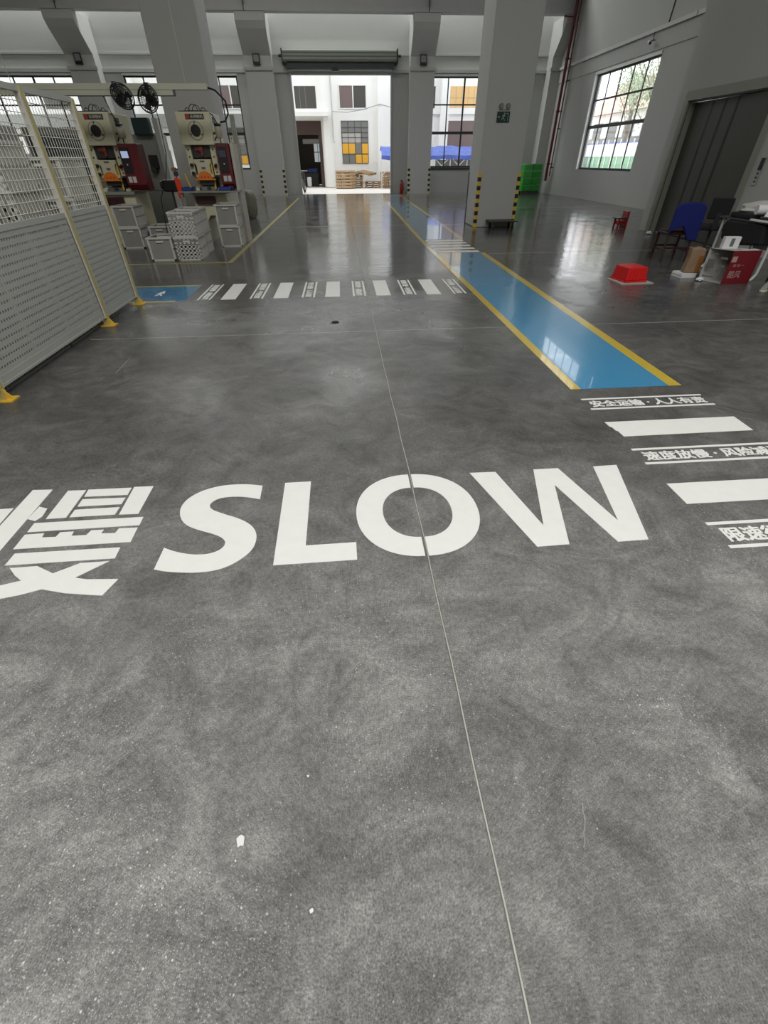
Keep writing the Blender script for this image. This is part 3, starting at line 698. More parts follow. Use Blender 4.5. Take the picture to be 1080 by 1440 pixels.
# black office chair behind the desk
oc = thing('office_chair', 'black office chair with square backrest, behind the blue-covered chair', 'chair', (6.93, 9.25, 0), math.radians(-30))
MB().box(-0.17, -0.25, 0.60, 0.17, -0.20, 0.92).build('backrest', M['blackmat'], oc, bevel=0.02)
MB().box(-0.25, -0.22, 0.42, 0.25, 0.26, 0.50).build('seat', M['blackmat'], oc, bevel=0.03)
MB().box(-0.04, -0.27, 0.44, 0.04, -0.25, 0.70).build('back_support', M['black'], oc)
MB().rod((0, 0, 0.08), (0, 0, 0.42), 0.028).build('post', M['darksteel'], oc)
for s in (-1, 1):
    a = MB().tube([(s*0.27, -0.12, 0.46), (s*0.29, -0.12, 0.66), (s*0.29, 0.14, 0.66)], 0.018).build('armrest', mat('grey_armrest', (0.16, 0.16, 0.15), 0.5), oc)
for k in range(5):
    t = 2*PI*k/5; q = MB().tube([(0, 0, 0.09), (0.27*math.cos(t), 0.27*math.sin(t), 0.07)], 0.02).build('base_arm', M['black'], oc)
    MB().rod((0.27*math.cos(t)-0.012, 0.27*math.sin(t), 0.03), (0.27*math.cos(t)+0.012, 0.27*math.sin(t), 0.03), 0.03, 12).build('caster', M['black'], q)

# desk
dk = thing('desk', 'cluttered dark-topped desk with pale curved metal legs against the lift wall', 'desk', (6.165, 6.90, 0))
MB().box(-0.02, -0.10, 0.72, 0.75, 1.22, 0.745).build('desktop', mat('dark_desktop', (0.05, 0.05, 0.05), 0.5), dk)
for y in (0.03, 1.16):
    MB().tube([(-0.05, y, 0.02), (-0.01, y, 0.035), (0.03, y, 0.10), (0.035, y, 0.30), (0.035, y, 0.72)], 0.020, 8).build('leg', M['white'], dk)
    MB().tube([(0.70, y, 0.0), (0.70, y, 0.72)], 0.020, 8).build('leg', M['white'], dk)
MB().box(0.66, 0.06, 0.30, 0.68, 1.06, 0.72).build('modesty_panel', mat('grey_panel', (0.17, 0.17, 0.16), 0.6), dk)
def blob(name, m, label, cat, c, sx, sy, sz, seed=1, rough=0.18, rotz=0.0, flat=True, n=14, group=None):
    random.seed(seed); bm = bmesh.new(); bmesh.ops.create_icosphere(bm, subdivisions=3, radius=1)
    ph = [random.uniform(0, 6) for _ in range(6)]
    for v in bm.verts:
        k = 1 + rough*(math.sin(5*v.co.x+ph[0])*math.cos(4*v.co.y+ph[1]) + 0.6*math.sin(9*v.co.z+ph[2]+3*v.co.x))
        p = v.co*k
        z = p.z*sz + sz*0.92
        v.co = (p.x*sx, p.y*sy, max(z, 0.001) if flat else z)
    mb = MB(); mb.bm.free(); mb.bm = bm
    o = mb.build(name, m, smooth=True); o.location = c; o.rotation_euler = (0, 0, rotz)
    return tag(o, label, cat, group)
blob('plastic_bag', M['bagp'], 'crumpled milky plastic bag on the back of the cluttered desk', 'bag', (6.46, 7.78, 0.746), 0.24, 0.18, 0.105, 5)
mb = MB(); mb.lathe([(0.05, -0.18), (0.052, -0.1), (0.05, 0.0), (0.052, 0.18)], (0, 0, 0.05), 14, 'x')
o = mb.build('paper_roll', M['paper'], smooth=True); o.location = (6.43, 7.45, 0.80); o.rotation_euler = (0, 0, -0.3); o.scale = (1.15, 1.3, 1.3); tag(o, 'rolled white paper on the desk in front of the plastic bag', 'paper')
mb = MB(); mb.prism([(-0.10, 0), (-0.06, 0.1), (0, 0.13), (0.08, 0.09), (0.11, 0), (0.05, 0.03), (-0.03, 0.02)], -0.09, 0.09, 'y')
o = mb.build('folded_paper', M['paper']); o.location = (6.38, 7.28, 0.797); o.rotation_euler = (0, 0, 0.4); o.scale = (1.2, 1, 1); tag(o, 'folded white paper standing on the desk beside the paper roll', 'paper')
o = MB().box(-0.16, -0.08, 0, 0.16, 0.08, 0.05).build('document_tray', M['black'], bevel=0.01); o.location = (6.36, 7.27, 0.746); tag(o, 'low black tray under the papers on the desk', 'tray')
o = MB().box(-0.11, -0.22, 0, 0.11, 0.22, 0.07).build('cable_box', M['blackmat'], bevel=0.02); o.location = (6.28, 7.72, 0.746); tag(o, 'black electronics box on the desk beside the plastic bag', 'box')
o = MB().box(-0.02, -0.18, 0, 0.015, 0.18, 0.022).build('ruler', M['paper']); o.location = (6.105, 7.2, 0.746); tag(o, 'white paper strip along the front edge of the desk', 'paper')
# black bag hanging at the desk front
bagm = MB(); bagm.prism([(7.05, 0.46), (7.10, 0.70), (7.25, 0.715), (7.92, 0.715), (7.96, 0.60), (7.90, 0.45), (7.5, 0.41)], 6.13, 6.36, 'x')
tag(bagm.build('black_bag', M['blackmat'], bevel=0.03), 'bulky black bag tucked under the desktop above the red carton', 'bag')

# carton with grey printed side and red printed side
ct_ = thing('carton', 'red and grey printed carton on the floor in front of the desk', 'carton', (0, 0, 0))
A = (5.47, 7.16); B = (5.63, 6.86); C_ = (6.06, 6.86); D_ = (5.90, 7.16)
def ring(z): return [(*A, z), (*B, z), (*C_, z), (*D_, z)]
mb = MB(); zt = 0.43
v = ring(0.002) + ring(zt)
mb._new(v, [(0, 3, 2, 1), (4, 5, 6, 7), (2, 3, 7, 6), (3, 0, 4, 7)]); mb.build('carton_body', M['news'], ct_)
mb = MB(); mb._new([(*B, 0.002), (*C_, 0.002), (*C_, zt), (*B, zt)], [(0, 1, 2, 3)]); 
mb = MB(); mb.box(5.63, 6.852, 0.002, 6.06, 6.861, zt); mb.build('red_side', M['carton_red'], ct_, label='red printed side')
d = Vector((B[0]-A[0], B[1]-A[1], 0)).normalized(); nrm = Vector((d.y, -d.x, 0))
mb = MB()
def onside(s0, s1, z0, z1, off=0.004):
    p = Vector((A[0], A[1], 0)) + (-nrm*off if (-nrm).dot(Vector((-1, -0.5, 0))) > 0 else nrm*off)
    q = [p+d*s0+Vector((0, 0, z0)), p+d*s1+Vector((0, 0, z0)), p+d*s1+Vector((0, 0, z1)), p+d*s0+Vector((0, 0, z1))]
    mb._new(q, [(0, 1, 2, 3)])
for a_ in ((0.04, 0.15, 0.18, 0.30), (0.20, 0.30, 0.21, 0.24), (0.20, 0.27, 0.15, 0.17), (0.04, 0.2, 0.06, 0.08), (0.20, 0.3, 0.31, 0.34), (0.04, 0.15, 0.36, 0.375)):
    mb = MB(); onside(*a_); mb.build('printed_picture', M['greyprint'], ct_)
for body, x, z, ww, hh in (('惠·东·一', 5.70, 0.225, 0.17, 0.035), ('酷风', 5.68, 0.075, 0.19, 0.10)):
    o = text_mesh(body, ww, hh, 0.002, M['pale_print'], 'printed_lettering', ct_, bold=0.0)
    if o: o.rotation_euler = (PI/2, 0, 0); o.location = (x, 6.851, z)
mb = MB(); mb.box(5.645, 6.849, 0.285, 5.72, 6.853, 0.36); mb.build('white_square_print', M['pale_print'], ct_)
tp = thing('printed_packet', 'white printed paper packet standing on top of the red carton', 'packet', (5.69, 7.08, 0.432), -0.15)
MB().box(-0.11, -0.035, 0, 0.11, 0.035, 0.15).build('packet_body', M['paper'], tp)
MB().box(-0.02, -0.038, 0.03, 0.03, -0.035, 0.13).build('printed_panel', M['greyprint'], tp)
tag(MB().box(5.76, 6.88, 0.4305, 6.02, 6.94, 0.440).build('white_lath', M['white']), 'flat white strip lying along the top edge of the red carton', 'strip')
kr = thing('paper_bag', 'crumpled brown paper bag on a paper stack left of the printed carton', 'bag', (5.46, 7.40, 0.065), -0.25)
mb = MB(); mb.prism([(-0.12, 0), (0.10, 0), (0.12, 0.16), (0.10, 0.33), (0.02, 0.35), (-0.05, 0.33), (-0.11, 0.35), (-0.10, 0.2)], -0.075, 0.075, 'y'); mb.build('bag_body', M['kraft'], kr, bevel=0.02)
mb = MB(); mb.box(0.03, -0.079, 0.02, 0.10, -0.074, 0.24); mb.build('orange_print', mat('orange_brown_print', (0.28, 0.10, 0.02), 0.7), kr)
st = MB()
for k in range(6): st.box(5.28+0.004*(k % 3), 7.30-0.003*(k % 2), 0.0005+0.0105*k, 5.52+0.004*(k % 2), 7.56, 0.0105*(k+1))
tag(st.build('paper_stack', M['paper']), 'low stack of white paper on the floor under the brown paper bag', 'paper')
blob('crumpled_paper', M['paper'], 'small crumpled white paper at the left foot of the carton', 'paper', (5.44, 7.08, 0.0), 0.05, 0.04, 0.028, 9)
blob('crumpled_paper', M['paper'], 'small white scrap on the floor at the corner of the lift entrance', 'paper', (7.55, 12.2, 0.0), 0.07, 0.05, 0.035, 12)
# pair of shoes
def shoe(x, y, rz, label):
    t = thing('shoe', label, 'shoe', (x, y, 0), rz, None)
    mb = MB(); sole = [(-0.13, -0.03), (-0.10, -0.042), (0.0, -0.035), (0.08, -0.048), (0.125, -0.03), (0.135, 0), (0.125, 0.03), (0.08, 0.045), (0.0, 0.033), (-0.10, 0.04), (-0.13, 0.03)]
    mb.prism(sole, 0.0, 0.03); mb.build('sole', M['sole'], t, bevel=0.008)
    mb = MB(); mb.prism([(-0.125, 0.03), (-0.12, 0.095), (-0.05, 0.10), (0.02, 0.075), (0.10, 0.055), (0.13, 0.03)], -0.036, 0.036, 'y'); mb.build('upper', M['shoegrey'], t, bevel=0.02)
    return t
shoe(5.93, 6.36, -2.5, 'grey shoe with pale sole on the floor at the right edge, nearer of the pair')
shoe(6.08, 6.50, -2.5, 'grey shoe with pale sole at the right edge, closer to the desk leg')
bb = MB(); bb.lathe([(0.15, 0), (0.18, 0.04), (0.19, 0.30), (0.17, 0.42), (0.10, 0.50), (0.04, 0.53)], (0, 0, 0), 18)
o = bb.build('rubbish_bag', mat('black_bin_bag', (0.008, 0.008, 0.009), 0.5), smooth=True); o.location = (6.36, 6.62, 0); tag(o, 'black bag standing on the floor beyond the right desk leg', 'bag')

# small red seat behind the lift wall corner
rs = thing('red_stool', 'small red plastic seat with a dark top by the corner of the lift wall', 'stool', (7.66, 13.75, 0))
MB().box(0.0, -0.14, 0.0, 0.06, 0.14, 0.36).build('backrest', M['redfire'], rs, bevel=0.01)
MB().box(-0.26, -0.14, 0.19, 0.0, 0.14, 0.215).build('seat', M['black'], rs, bevel=0.006)
for y in (-0.12, 0.09): MB().box(-0.20, y, 0.0, -0.16, y+0.03, 0.19).build('leg', M['redfire'], rs)
MB().box(-0.18, -0.11, 0.06, 0.0, 0.11, 0.15).build('base_box', M['redfire'], rs)

# flat trolley at the column foot
tr = thing('platform_trolley', 'low dark platform trolley at the foot of the near right column', 'trolley', (4.30, 13.92, 0))
MB().box(-0.38, -0.24, 0.155, 0.38, 0.24, 0.185).build('platform', M['darksteel'], tr, bevel=0.008)
for sx in (-1, 1):
    for sy in (-1, 1):
        c = MB().box(sx*0.27-0.025, sy*0.17-0.03, 0.10, sx*0.27+0.025, sy*0.17+0.03, 0.155).build('caster', M['darksteel'], tr)
        MB().rod((sx*0.27-0.016, sy*0.17, 0.055), (sx*0.27+0.016, sy*0.17, 0.055), 0.055, 16).build('wheel', M['black'], c, smooth=True)

# ================================================================== SAFETY FENCE
FX = -2.82
fn = thing('safety_fence', 'pale wire and perforated panel fence with yellow posts on the left', 'fence', (FX, 0, 0))
POSTS = [1.50, 3.55, 5.60, 6.58]
for y in POSTS:
    p = MB().box(-0.03, y-0.025, 0.01, 0.03, y+0.025, 2.02).build('post', M['fenceyel'], fn)
    mb = MB(); mb.box(-0.07, y-0.06, 0, 0.09, y+0.06, 0.010); mb.prism([(0.03, 0.01), (0.085, 0.01), (0.03, 0.09)], y-0.004, y+0.004, 'y')
    mb.build('base_plate', M['fencebase'], p)
for y0, y1 in zip(POSTS, POSTS[1:]):
    a, b = y0+0.03, y1-0.03
    mb = MB(); rows = 15; z0, z1 = 0.16, 1.01; hh = 0.021; pitch = (z1-z0)/(rows)
    mb.box(-0.008, a, 0.085, 0.008, b, z0+0.0)
    z = z0
    for k in range(rows):
        # row of square holes: solid strip, then rungs between the holes
        mb.box(-0.006, a, z, 0.006, b, z+pitch-hh)
        n = int((b-a)/0.036); step = (b-a)/n
        for j in range(n+1):
            wd = 0.0082 if (j % 17) else 0.016
            mb.box(-0.006, max(a, a+step*j-wd), z+pitch-hh, 0.006, min(b, a+step*j+wd), z+pitch)
        z += pitch
    mb.box(-0.008, a, z1, 0.008, b, 1.055); mb.box(-0.014, a, 1.055, 0.014, b, 1.10)
    mb.box(0.006, a, 0.085, 0.013, b, 0.105); mb.box(0.006, b-0.012, 0.10, 0.013, b, 1.05)
    mb.build('perforated_panel', M['fencegrey'], fn)
    mb = MB(); n = int((b-a)/0.054)
    for j in range(n+1):
        y = a + (b-a)*j/n; mb.rod((0, y, 1.10), (0, y, 1.985), 0.0031, 4)
    for k in range(11):
        zz = 1.14+0.078*k; mb.rod((0.003, a, zz), (0.003, b, zz), 0.0031, 4)
    mb.build('wire_panel', M['fencewire'], fn)
    for q0, q1 in ((a-0.004, a+0.012), (b-0.012, b+0.004)): MB().box(-0.018, q0, 0.09, 0.028, q1, 1.985).build('panel_frame', mat('pale_frame_coat', (0.60, 0.58, 0.52), 0.5), fn)
    MB().box(-0.022, a, 0.10, -0.016, b, 1.05).build('hole_shade_sheet', M['holeshade'], fn)  # added dark sheet so the holes read as shaded
    MB().box(-0.022, a-0.03, 1.985, 0.022, b+0.03, 2.03).build('top_rail', M['fencegrey'], fn)

# plastic pallets behind the fence
def pallet_plastic(loc, label):
    t = MB(); X, Y = 0.5, 0.6
    for k in range(7): t.box(-X, -Y+0.175*k, 0.10, X, -Y+0.15+0.175*k, 0.125)
    for k in range(3): t.box(-X+0.45*k, -Y, 0.0, -X+0.1+0.45*k, Y, 0.02); 
    for k in range(13): t.box(X-0.01, -Y+0.095*k, 0.02, X, -Y+0.012+0.095*k, 0.10)
    t.box(X-0.03, -Y, 0.02, X-0.012, Y, 0.10); t.box(-X, -Y, 0.02, -X+0.02, Y, 0.10)
    o = t.build('plastic_pallet', mat('grey_pallet_plastic', (0.24, 0.24, 0.23), 0.6)); o.location = loc
    return tag(o, label, 'pallet')
pallet_plastic((-3.40, 4.25, 0), 'grey plastic pallet behind the fence, nearest to the camera')
pallet_plastic((-3.40, 5.50, 0), 'grey plastic pallet behind the fence, beyond the nearest pallet')

# ================================================================== CRATES
def crate(kind, label, group, W_=0.225, D=0.29, H_=0.385):
    t = thing('plastic_crate', label, 'crate', (0, 0, 0), 0, group)
    mb = MB(); e = 0.008
    # inner panels
    mb.mi = 1
    mb.box(-W_+0.02, -D+0.02, 0.0, W_-0.02, D-0.02, 0.012)
    if kind == 'ribbed':
        mb.box(-W_+0.02, -D+0.018, 0.0, W_-0.02, -D+0.024, H_-0.02); mb.box(-W_+0.02, D-0.024, 0.0, W_-0.02, D-0.018, H_-0.02)
    mb.box(-W_+0.018, -D+0.02, 0.0, -W_+0.024, D-0.02, H_-0.02); mb.box(W_-0.024, -D+0.02, 0.0, W_-0.018, D-0.02, H_-0.02)
    mb.mi = 0
    for sx in (-1, 1):
        for sy in (-1, 1): mb.box(sx*W_, sy*D, 0, sx*(W_-0.035), sy*(D-0.035), H_)
    for s in (-1, 1):
        mb.box(-W_, s*D, 0, W_, s*(D-0.02), 0.025)
        mb.box(s*W_, -D, 0, s*(W_-0.02), D, 0.025)
        for k in range(1, 9): y = -D + 2*D*k/9; mb.box(s*W_, y-0.008, 0.02, s*(W_-0.02), y+0.008, H_-0.02)
        mb.box(s*W_, -D, H_*0.48, s*(W_-0.015), D, H_*0.52)
    if kind == 'perforated':
        n, r = 6, 6
        for s in (-1, 1):
            for k in range(1, n): x = -W_ + 2*W_*k/n; mb.box(x-0.017, s*D, 0.02, x+0.017, s*(D-0.012), H_-0.02)
            for k in range(1, r): z = H_*k/r; mb.box(-W_, s*D, z-0.016, W_, s*(D-0.012), z+0.016)
            mb.box(-W_+0.03, s*D, H_*0.66, W_-0.03, s*(D-0.012), H_-0.02)
    mb.build('crate_body', [M['crate'], M['crated']], t)
    mb = MB()
    for s in (-1, 1):
        mb.box(-W_-0.008, s*(D+0.008), H_-0.03, W_+0.008, s*(D-0.022), H_)
        mb.box(s*(W_+0.008), -D, H_-0.03, s*(W_-0.022), D, H_)
    mb.build('rim', M['crate'], t)
    mb = MB(); mb.box(-0.065, -D-0.004, H_-0.085, 0.065, -D+0.018, H_-0.060); mb.build('hand_hold', M['darksteel'] if kind == 'dark' else mat('crate_handle', (0.66, 0.65, 0.60), 0.4), t)
    return t
CR = crate('ribbed', '', 'milky plastic crates in the press bay'); CP = crate('perforated', '', 'milky plastic crates in the press bay')
used = set()
def put(src, x, y, z, label, rz=0.0, group='milky plastic crates in the press bay'):
    if src.name not in used:
        used.add(src.name); o = src
    else: o = dup(src, (0, 0, 0))
    o.location = (x, y, z); o.rotation_euler = (0, 0, rz); o['label'] = label; o['group'] = group
    return o
h = 0.386
put(CR, -4.62, 11.82, 0, 'lower milky crate of the stack of two below the left press', 0.02)
put(CR, -4.62, 11.82, h, 'upper milky crate of the stack of two below the left press', -0.01)
put(CR, -3.475, 10.16, 0, 'single open milky crate on the floor left of the crate with the hole pattern', 0.01)
put(CP, -2.98, 10.16, 0, 'lower milky crate with a pattern of square holes, at the front of the press bay', 0.01)
put(CP, -2.98, 10.16, h, 'upper milky crate with a pattern of square holes, at the front of the press bay', 0.0)
put(CR, -3.02, 10.80, 0, 'lower milky crate of the stack just behind the crates with square holes', -0.02)
put(CR, -3.02, 10.80, h, 'upper milky crate of the stack just behind the crates with square holes', 0.01)
put(CR, -2.50, 11.80, 0, 'lower milky crate of the stack of two below the right press', 0.03)
put(CR, -2.50, 11.80, h, 'upper milky crate of the stack of two below the right press', 0.01)
put(CR, -4.05, 12.0, 0, 'dim milky crate between the two press stacks', 0.0)
ln = ['bottom', 'second', 'third', 'top']
for k in range(4):
    put(CP, -3.50, 5.90, 0.125+h*k, 'milky crate seen through the fence on the pallet, %s of the farther pallet stack' % ln[k], group='crates behind the fence')
    put(CP, -3.56, 5.20, 0.125+h*k if k < 3 else 0.125+h*3, 'milky crate seen through the fence on the pallet, %s of the middle pallet stack' % ln[k], group='crates behind the fence') if k < 3 else None
    put(CR, -3.44, 7.0-0.02, h*k, 'milky crate behind the fence end, %s of the stack standing on the floor' % ln[k], group='crates behind the fence')
    if k < 3: put(CR, -3.50, 4.30, 0.125+h*k, 'milky crate behind the fence, %s of the stack on the nearest pallet' % ln[k], group='crates behind the fence')
# contents of the single open crate
tag(MB().box(-3.6, 9.98, 0.30, -3.35, 10.3, 0.36).build('white_carton', M['white'], bevel=0.01), 'white box lying in the single open crate', 'box')
tag(MB().box(-4.38, 11.9, 0.0, -4.285, 12.05, 0.28).build('blue_bin', M['bluebin'], bevel=0.01), 'small blue bin beside the left crate stack', 'bin')

# ================================================================== PUNCH PRESSES
def press(name_label, loc, wide_box, screen_on):
    t = thing('punch_press', name_label, 'punch press', loc)
    # head
    MB().box(-0.335, 0.0, 1.75, 0.335, 1.05, 2.27).build('head', M['cream'], t, bevel=0.015)
    # window ring in the head
    ringm = MB(); ringm.lathe([(0.155, 0), (0.155, -0.012), (0.135, -0.014)], (0.02, 0.0, 1.98), 28, 'y'); r0 = ringm.build('dial_ring', mat('dark_ring_cream', (0.36, 0.34, 0.25), 0.4), t, smooth=False)  # ring in a darker cream than the head
    MB().lathe([(0.140, -0.012), (0.138, -0.017), (0.10, -0.018)], (0.02, 0.0, 1.98), 28, 'y').build('dial_face', M['cream'], r0)
    MB().lathe([(0.095, -0.012), (0.095, -0.035), (0.075, -0.037)], (0.02, 0.0, 1.98), 24, 'y').build('dial', mat('dark_dial', (0.03, 0.025, 0.025), 0.3), r0)
    mb = MB()
    for a in (90, 210, 330): mb.lathe([(0.014, -0.012), (0.014, -0.03)], (0.02+0.125*math.cos(math.radians(a)), 0, 1.98+0.125*math.sin(math.radians(a))), 8, 'y')
    mb.build('bolt', M['darksteel'], r0)
    nb_ = MB().box(-0.14, -0.010, 2.155, 0.23, 0.0, 2.235).build('name_plate', M['label'], t)
    MB().box(-0.13, -0.013, 2.165, -0.06, -0.010, 2.225).build('logo', M['redlogo'], nb_)
    o = text_mesh('沃得精机', 0.25, 0.050, 0.002, M['labelw'], 'plate_lettering', nb_, bold=0.01)
    if o: o.rotation_euler = (PI/2, 0, 0); o.location = (-0.04, -0.010, 2.170)
    MB().box(0.335, 0.25, 2.10, 0.342, 0.5, 2.20).build('side_plate', M['label'], t)
    # C frame side plates
    for s in (-1, 1):
        fr = MB(); x0, x1 = (-0.31, -0.20) if s < 0 else (0.20, 0.31)
        fr.prism([(0.12, 0.98), (1.0, 0.98), (1.0, 1.75), (0.12, 1.75), (0.12, 1.25), (0.45, 1.20), (0.45, 1.05), (0.12, 1.02)], x0, x1, 'x')
        p = fr.build('side_frame', M['cream'], t)
        mb = MB()
        for z in (1.30, 1.42, 1.56, 1.68): mb.rod(((x0+x1)/2, 0.12, z), ((x0+x1)/2, 0.10, z), 0.014, 8)
        mb.build('bolt', M['darksteel'], p)
    MB().box(-0.20, 0.55, 0.98, 0.20, 1.0, 1.75).build('rear_frame', M['machgrey'], t)
    # crank opening and slide
    mb = MB(); mb.box(-0.19, 0.13, 1.55, 0.19, 0.5, 1.745); mb.build('crank_housing', M['darksteel'], t)
    mb = MB(); mb.lathe([(0.03, -0.0), (0.055, -0.02), (0.055, -0.05), (0.03, -0.06)], (0.0, 0.13, 1.69), 16, 'y'); mb.box(-0.11, 0.09, 1.66, -0.04, 0.13, 1.72); mb.box(0.0, 0.08, 1.58, 0.05, 0.13, 1.66); mb.build('crank', mat('dull_red_crank', (0.22, 0.04, 0.02), 0.5), t)
    sl = MB(); sl.prism([(-0.18, 1.52), (0.18, 1.52), (0.18, 1.46), (0.14, 1.42), (0.14, 1.27), (0.19, 1.24), (0.19, 1.21), (-0.19, 1.21), (-0.19, 1.24), (-0.14, 1.27), (-0.14, 1.42), (-0.18, 1.46)], 0.04, 0.40, 'y')
    s_ = sl.build('slide', M['creamd'], t, bevel=0.008)
    MB().box(-0.04, 0.034, 1.35, 0.04, 0.04, 1.39).build('slide_plate', M['greyprint'], s_)
    MB().box(-0.05, 0.034, 1.47, 0.05, 0.04, 1.50).build('slide_plate', M['greyprint'], s_)
    og = MB(); og.prism([(-0.17, 1.18)] + [(0.15*math.cos(PI-PI*i/10), 1.20+0.12*math.sin(PI*i/10)) for i in range(11)] + [(0.17, 1.18)], 0.015, 0.03, 'y')
    og.box(-0.22, 0.01, 1.165, 0.22, 0.05, 1.19); g_ = og.build('warning_guard', M['orange'], t)
    mb = MB()
    for k in range(3): mb.prism([(-0.07+0.07*k-0.02, 1.205), (-0.07+0.07*k+0.02, 1.205), (-0.07+0.07*k, 1.25)], 0.011, 0.015, 'y')
    mb.build('warning_triangle', M['redlogo'], g_)
    # die and bed
    MB().box(-0.16, 0.10, 1.08, 0.16, 0.42, 1.165).build('upper_die', M['darksteel'], t)
    MB().box(-0.15, 0.10, 0.98, 0.15, 0.42, 1.05).build('lower_die', M['steel'], t)
    MB().rod((0.03, 0.06, 1.03), (0.03, 0.0, 1.03), 0.035, 12).build('die_knob', M['darksteel'], t)
    MB().box(-0.40, -0.02, 0.93, 0.40, 0.9, 0.98).build('bed_plate', M['crated'], t)
    # pedestal with open knee
    pd = MB(); pd.prism([(-0.36, 0), (-0.16, 0), (-0.15, 0.42), (-0.08, 0.52), (0.08, 0.52), (0.15, 0.42), (0.16, 0), (0.36, 0), (0.36, 0.93), (-0.36, 0.93)], 0.08, 1.0, 'y')
    pd.build('pedestal', M['cream'], t)
    MB().box(-0.30, 0.0, 0.74, 0.12, 0.08, 0.88).build('control_rail', mat('dark_maroon_rail', (0.05, 0.012, 0.016), 0.4), t)
    for s in (-1, 1):
        MB().box(s*0.15, 0.12, 1.0, s*0.18, 0.10, 1.45).build('light_curtain', M['gyellow'], t) if s > 0 else MB().rod((-0.34, 0.02, 1.0), (-0.42, 0.02, 1.28), 0.018, 6).build('light_curtain', M['gyellow'], t)
    for z in (1.28, 1.42): MB().rod((-0.24, 0.12, z), (-0.24, 0.03, z), 0.032, 12).build('air_fitting', M['black'], t)
    MB().rod((0.26, 0.12, 1.42), (0.26, 0.04, 1.40), 0.03, 12).build('air_fitting', M['black'], t)
    # oil cup on the right
    oc_ = MB().lathe([(0.055, 1.86), (0.075, 1.90), (0.075, 2.03), (0.06, 2.05)], (0.44, 0.15, 0), 16).build('oil_cup', mat('milky_cup', (0.50, 0.48, 0.36), 0.35), t, smooth=True)
    MB().lathe([(0.065, 2.05), (0.07, 2.09), (0.05, 2.10)], (0.44, 0.15, 0), 16).build('cup_lid', M['black'], oc_)
    MB().box(0.335, 0.13, 1.92, 0.40, 0.17, 1.96).build('cup_bracket', M['darksteel'], oc_)
    if not wide_box: MB().box(0.64, 0.02, 0.0, 0.70, 0.55, 1.78).build('side_cover', mat('pale_cover', (0.55, 0.51, 0.46), 0.5), t)
    # hoses on top
    mb = MB()
    for x, r in ((-0.12, 0.05), (0.0, 0.09), (0.06, 0.08), (0.2, 0.05)):
        mb.tube([(x-r+r*(1-math.cos(a)), 0.2, 2.27+1.4*r*math.sin(a)) for a in [PI*i/8 for i in range(9)]], 0.007, 6)
    mb.tube([(-0.28, 0.12, 2.28), (0.0, 0.1, 2.283), (0.3, 0.12, 2.28), (0.38, 0.14, 2.22), (0.44, 0.15, 2.10)], 0.011, 6)
    mb.build('hose', M['black'], t)
    # control cabinet
    if wide_box:
        cx0, cx1 = 0.36, 0.76; d0, d1 = -0.10, 0.30
    else:
        cx0, cx1 = 0.36, 0.62; d0, d1 = -0.05, 0.35
    cb = MB(); cb.prism([(d0, 1.10), (d0+0.10, 1.0), (d1, 1.0), (d1, 1.78), (d0+0.02, 1.78)], cx0, cx1, 'x')
    c = cb.build('control_cabinet', M['maroon'], t, bevel=0.01)
    w2 = min(0.17, (cx1-cx0)*0.65)
    MB().box(cx0+0.03, d0-0.012, 1.30, cx0+0.03+w2, d0, 1.72).build('control_panel', M['black'], c)
    MB().box(cx0+0.045, d0-0.016, 1.55, cx0+0.015+w2, d0-0.012, 1.66).build('screen', M['screen'] if screen_on else M['screenoff'], c)
    MB().rod((cx0+0.12, d0-0.012, 1.44), (cx0+0.12, d0-0.03, 1.44), 0.014, 10).build('button', M['labelw'], c)
    MB().box(cx0+0.05, d0-0.006, 1.14, cx0+0.12, d0, 1.24).build('white_sticker', M['labelw'], c); MB().box(cx0+0.14, d0-0.006, 1.14, min(cx0+0.21, cx1-0.01), d0, 1.24).build('white_sticker', M['labelw'], c)
    MB().rod((cx0-0.03, 0.2, 1.5), (cx0+0.02, 0.2, 1.5), 0.03, 8).build('mount_arm', M['darksteel'], c)
    mb = MB(); mb.tube([(cx0+0.1, 0.1, 1.78), (cx0+0.1, 0.1, 1.86), (cx0+0.02, 0.12, 1.88), (0.33, 0.14, 1.82)], 0.012, 6); mb.build('cable', M['black'], c)
    return t
PA = press('cream punch press with a dark screen and blue trays, right of the two', (-2.945, 12.2, 0), False, False)
PB = press('cream punch press with a lit screen on its maroon cabinet, left of the two', (-4.93, 12.2, 0), True, True)
# tray tables at the right press
for x0, x1, n_, l in ((-3.44, -3.22, 'a', 'blue shallow plastic tray on the left end of the right press bed'), (-2.66, -2.38, 'b', 'blue shallow plastic tray on the right end of the right press bed')):
    mb = MB(); xa, xb = x0, x1
    mb.box(xa, 12.0, 0.985, xb, 12.30, 0.995)
    for bx in ((xa, 12.0, xa+0.01, 12.30), (xb-0.01, 12.0, xb, 12.30), (xa, 12.0, xb, 12.01), (xa, 12.29, xb, 12.30)): mb.box(bx[0], bx[1], 0.985, bx[2], bx[3], 1.05)
    tag(mb.build('parts_tray', M['bluebin']), l, 'tray')
bt = MB(); bt.box(-3.50, 12.02-0.06, 0.955, -2.20, 12.17, 0.985)
for x in (-3.47, -2.23): bt.box(x-0.015, 12.0, 0.0, x+0.015, 12.03, 0.955)
tag(bt.build('tray_table', M['crated']), 'narrow pale work shelf in front of the right press bed', 'shelf')
mb = MB(); mb.rod((-2.45, 12.08, 1.03), (-2.36, 12.08, 1.03), 0.045, 10); mb.box(-2.47, 12.02, 0.986, -2.30, 12.14, 1.02)
tag(mb.build('foot_switch', M['black']), 'small black two-hand switch at the right end of the work shelf', 'switch')
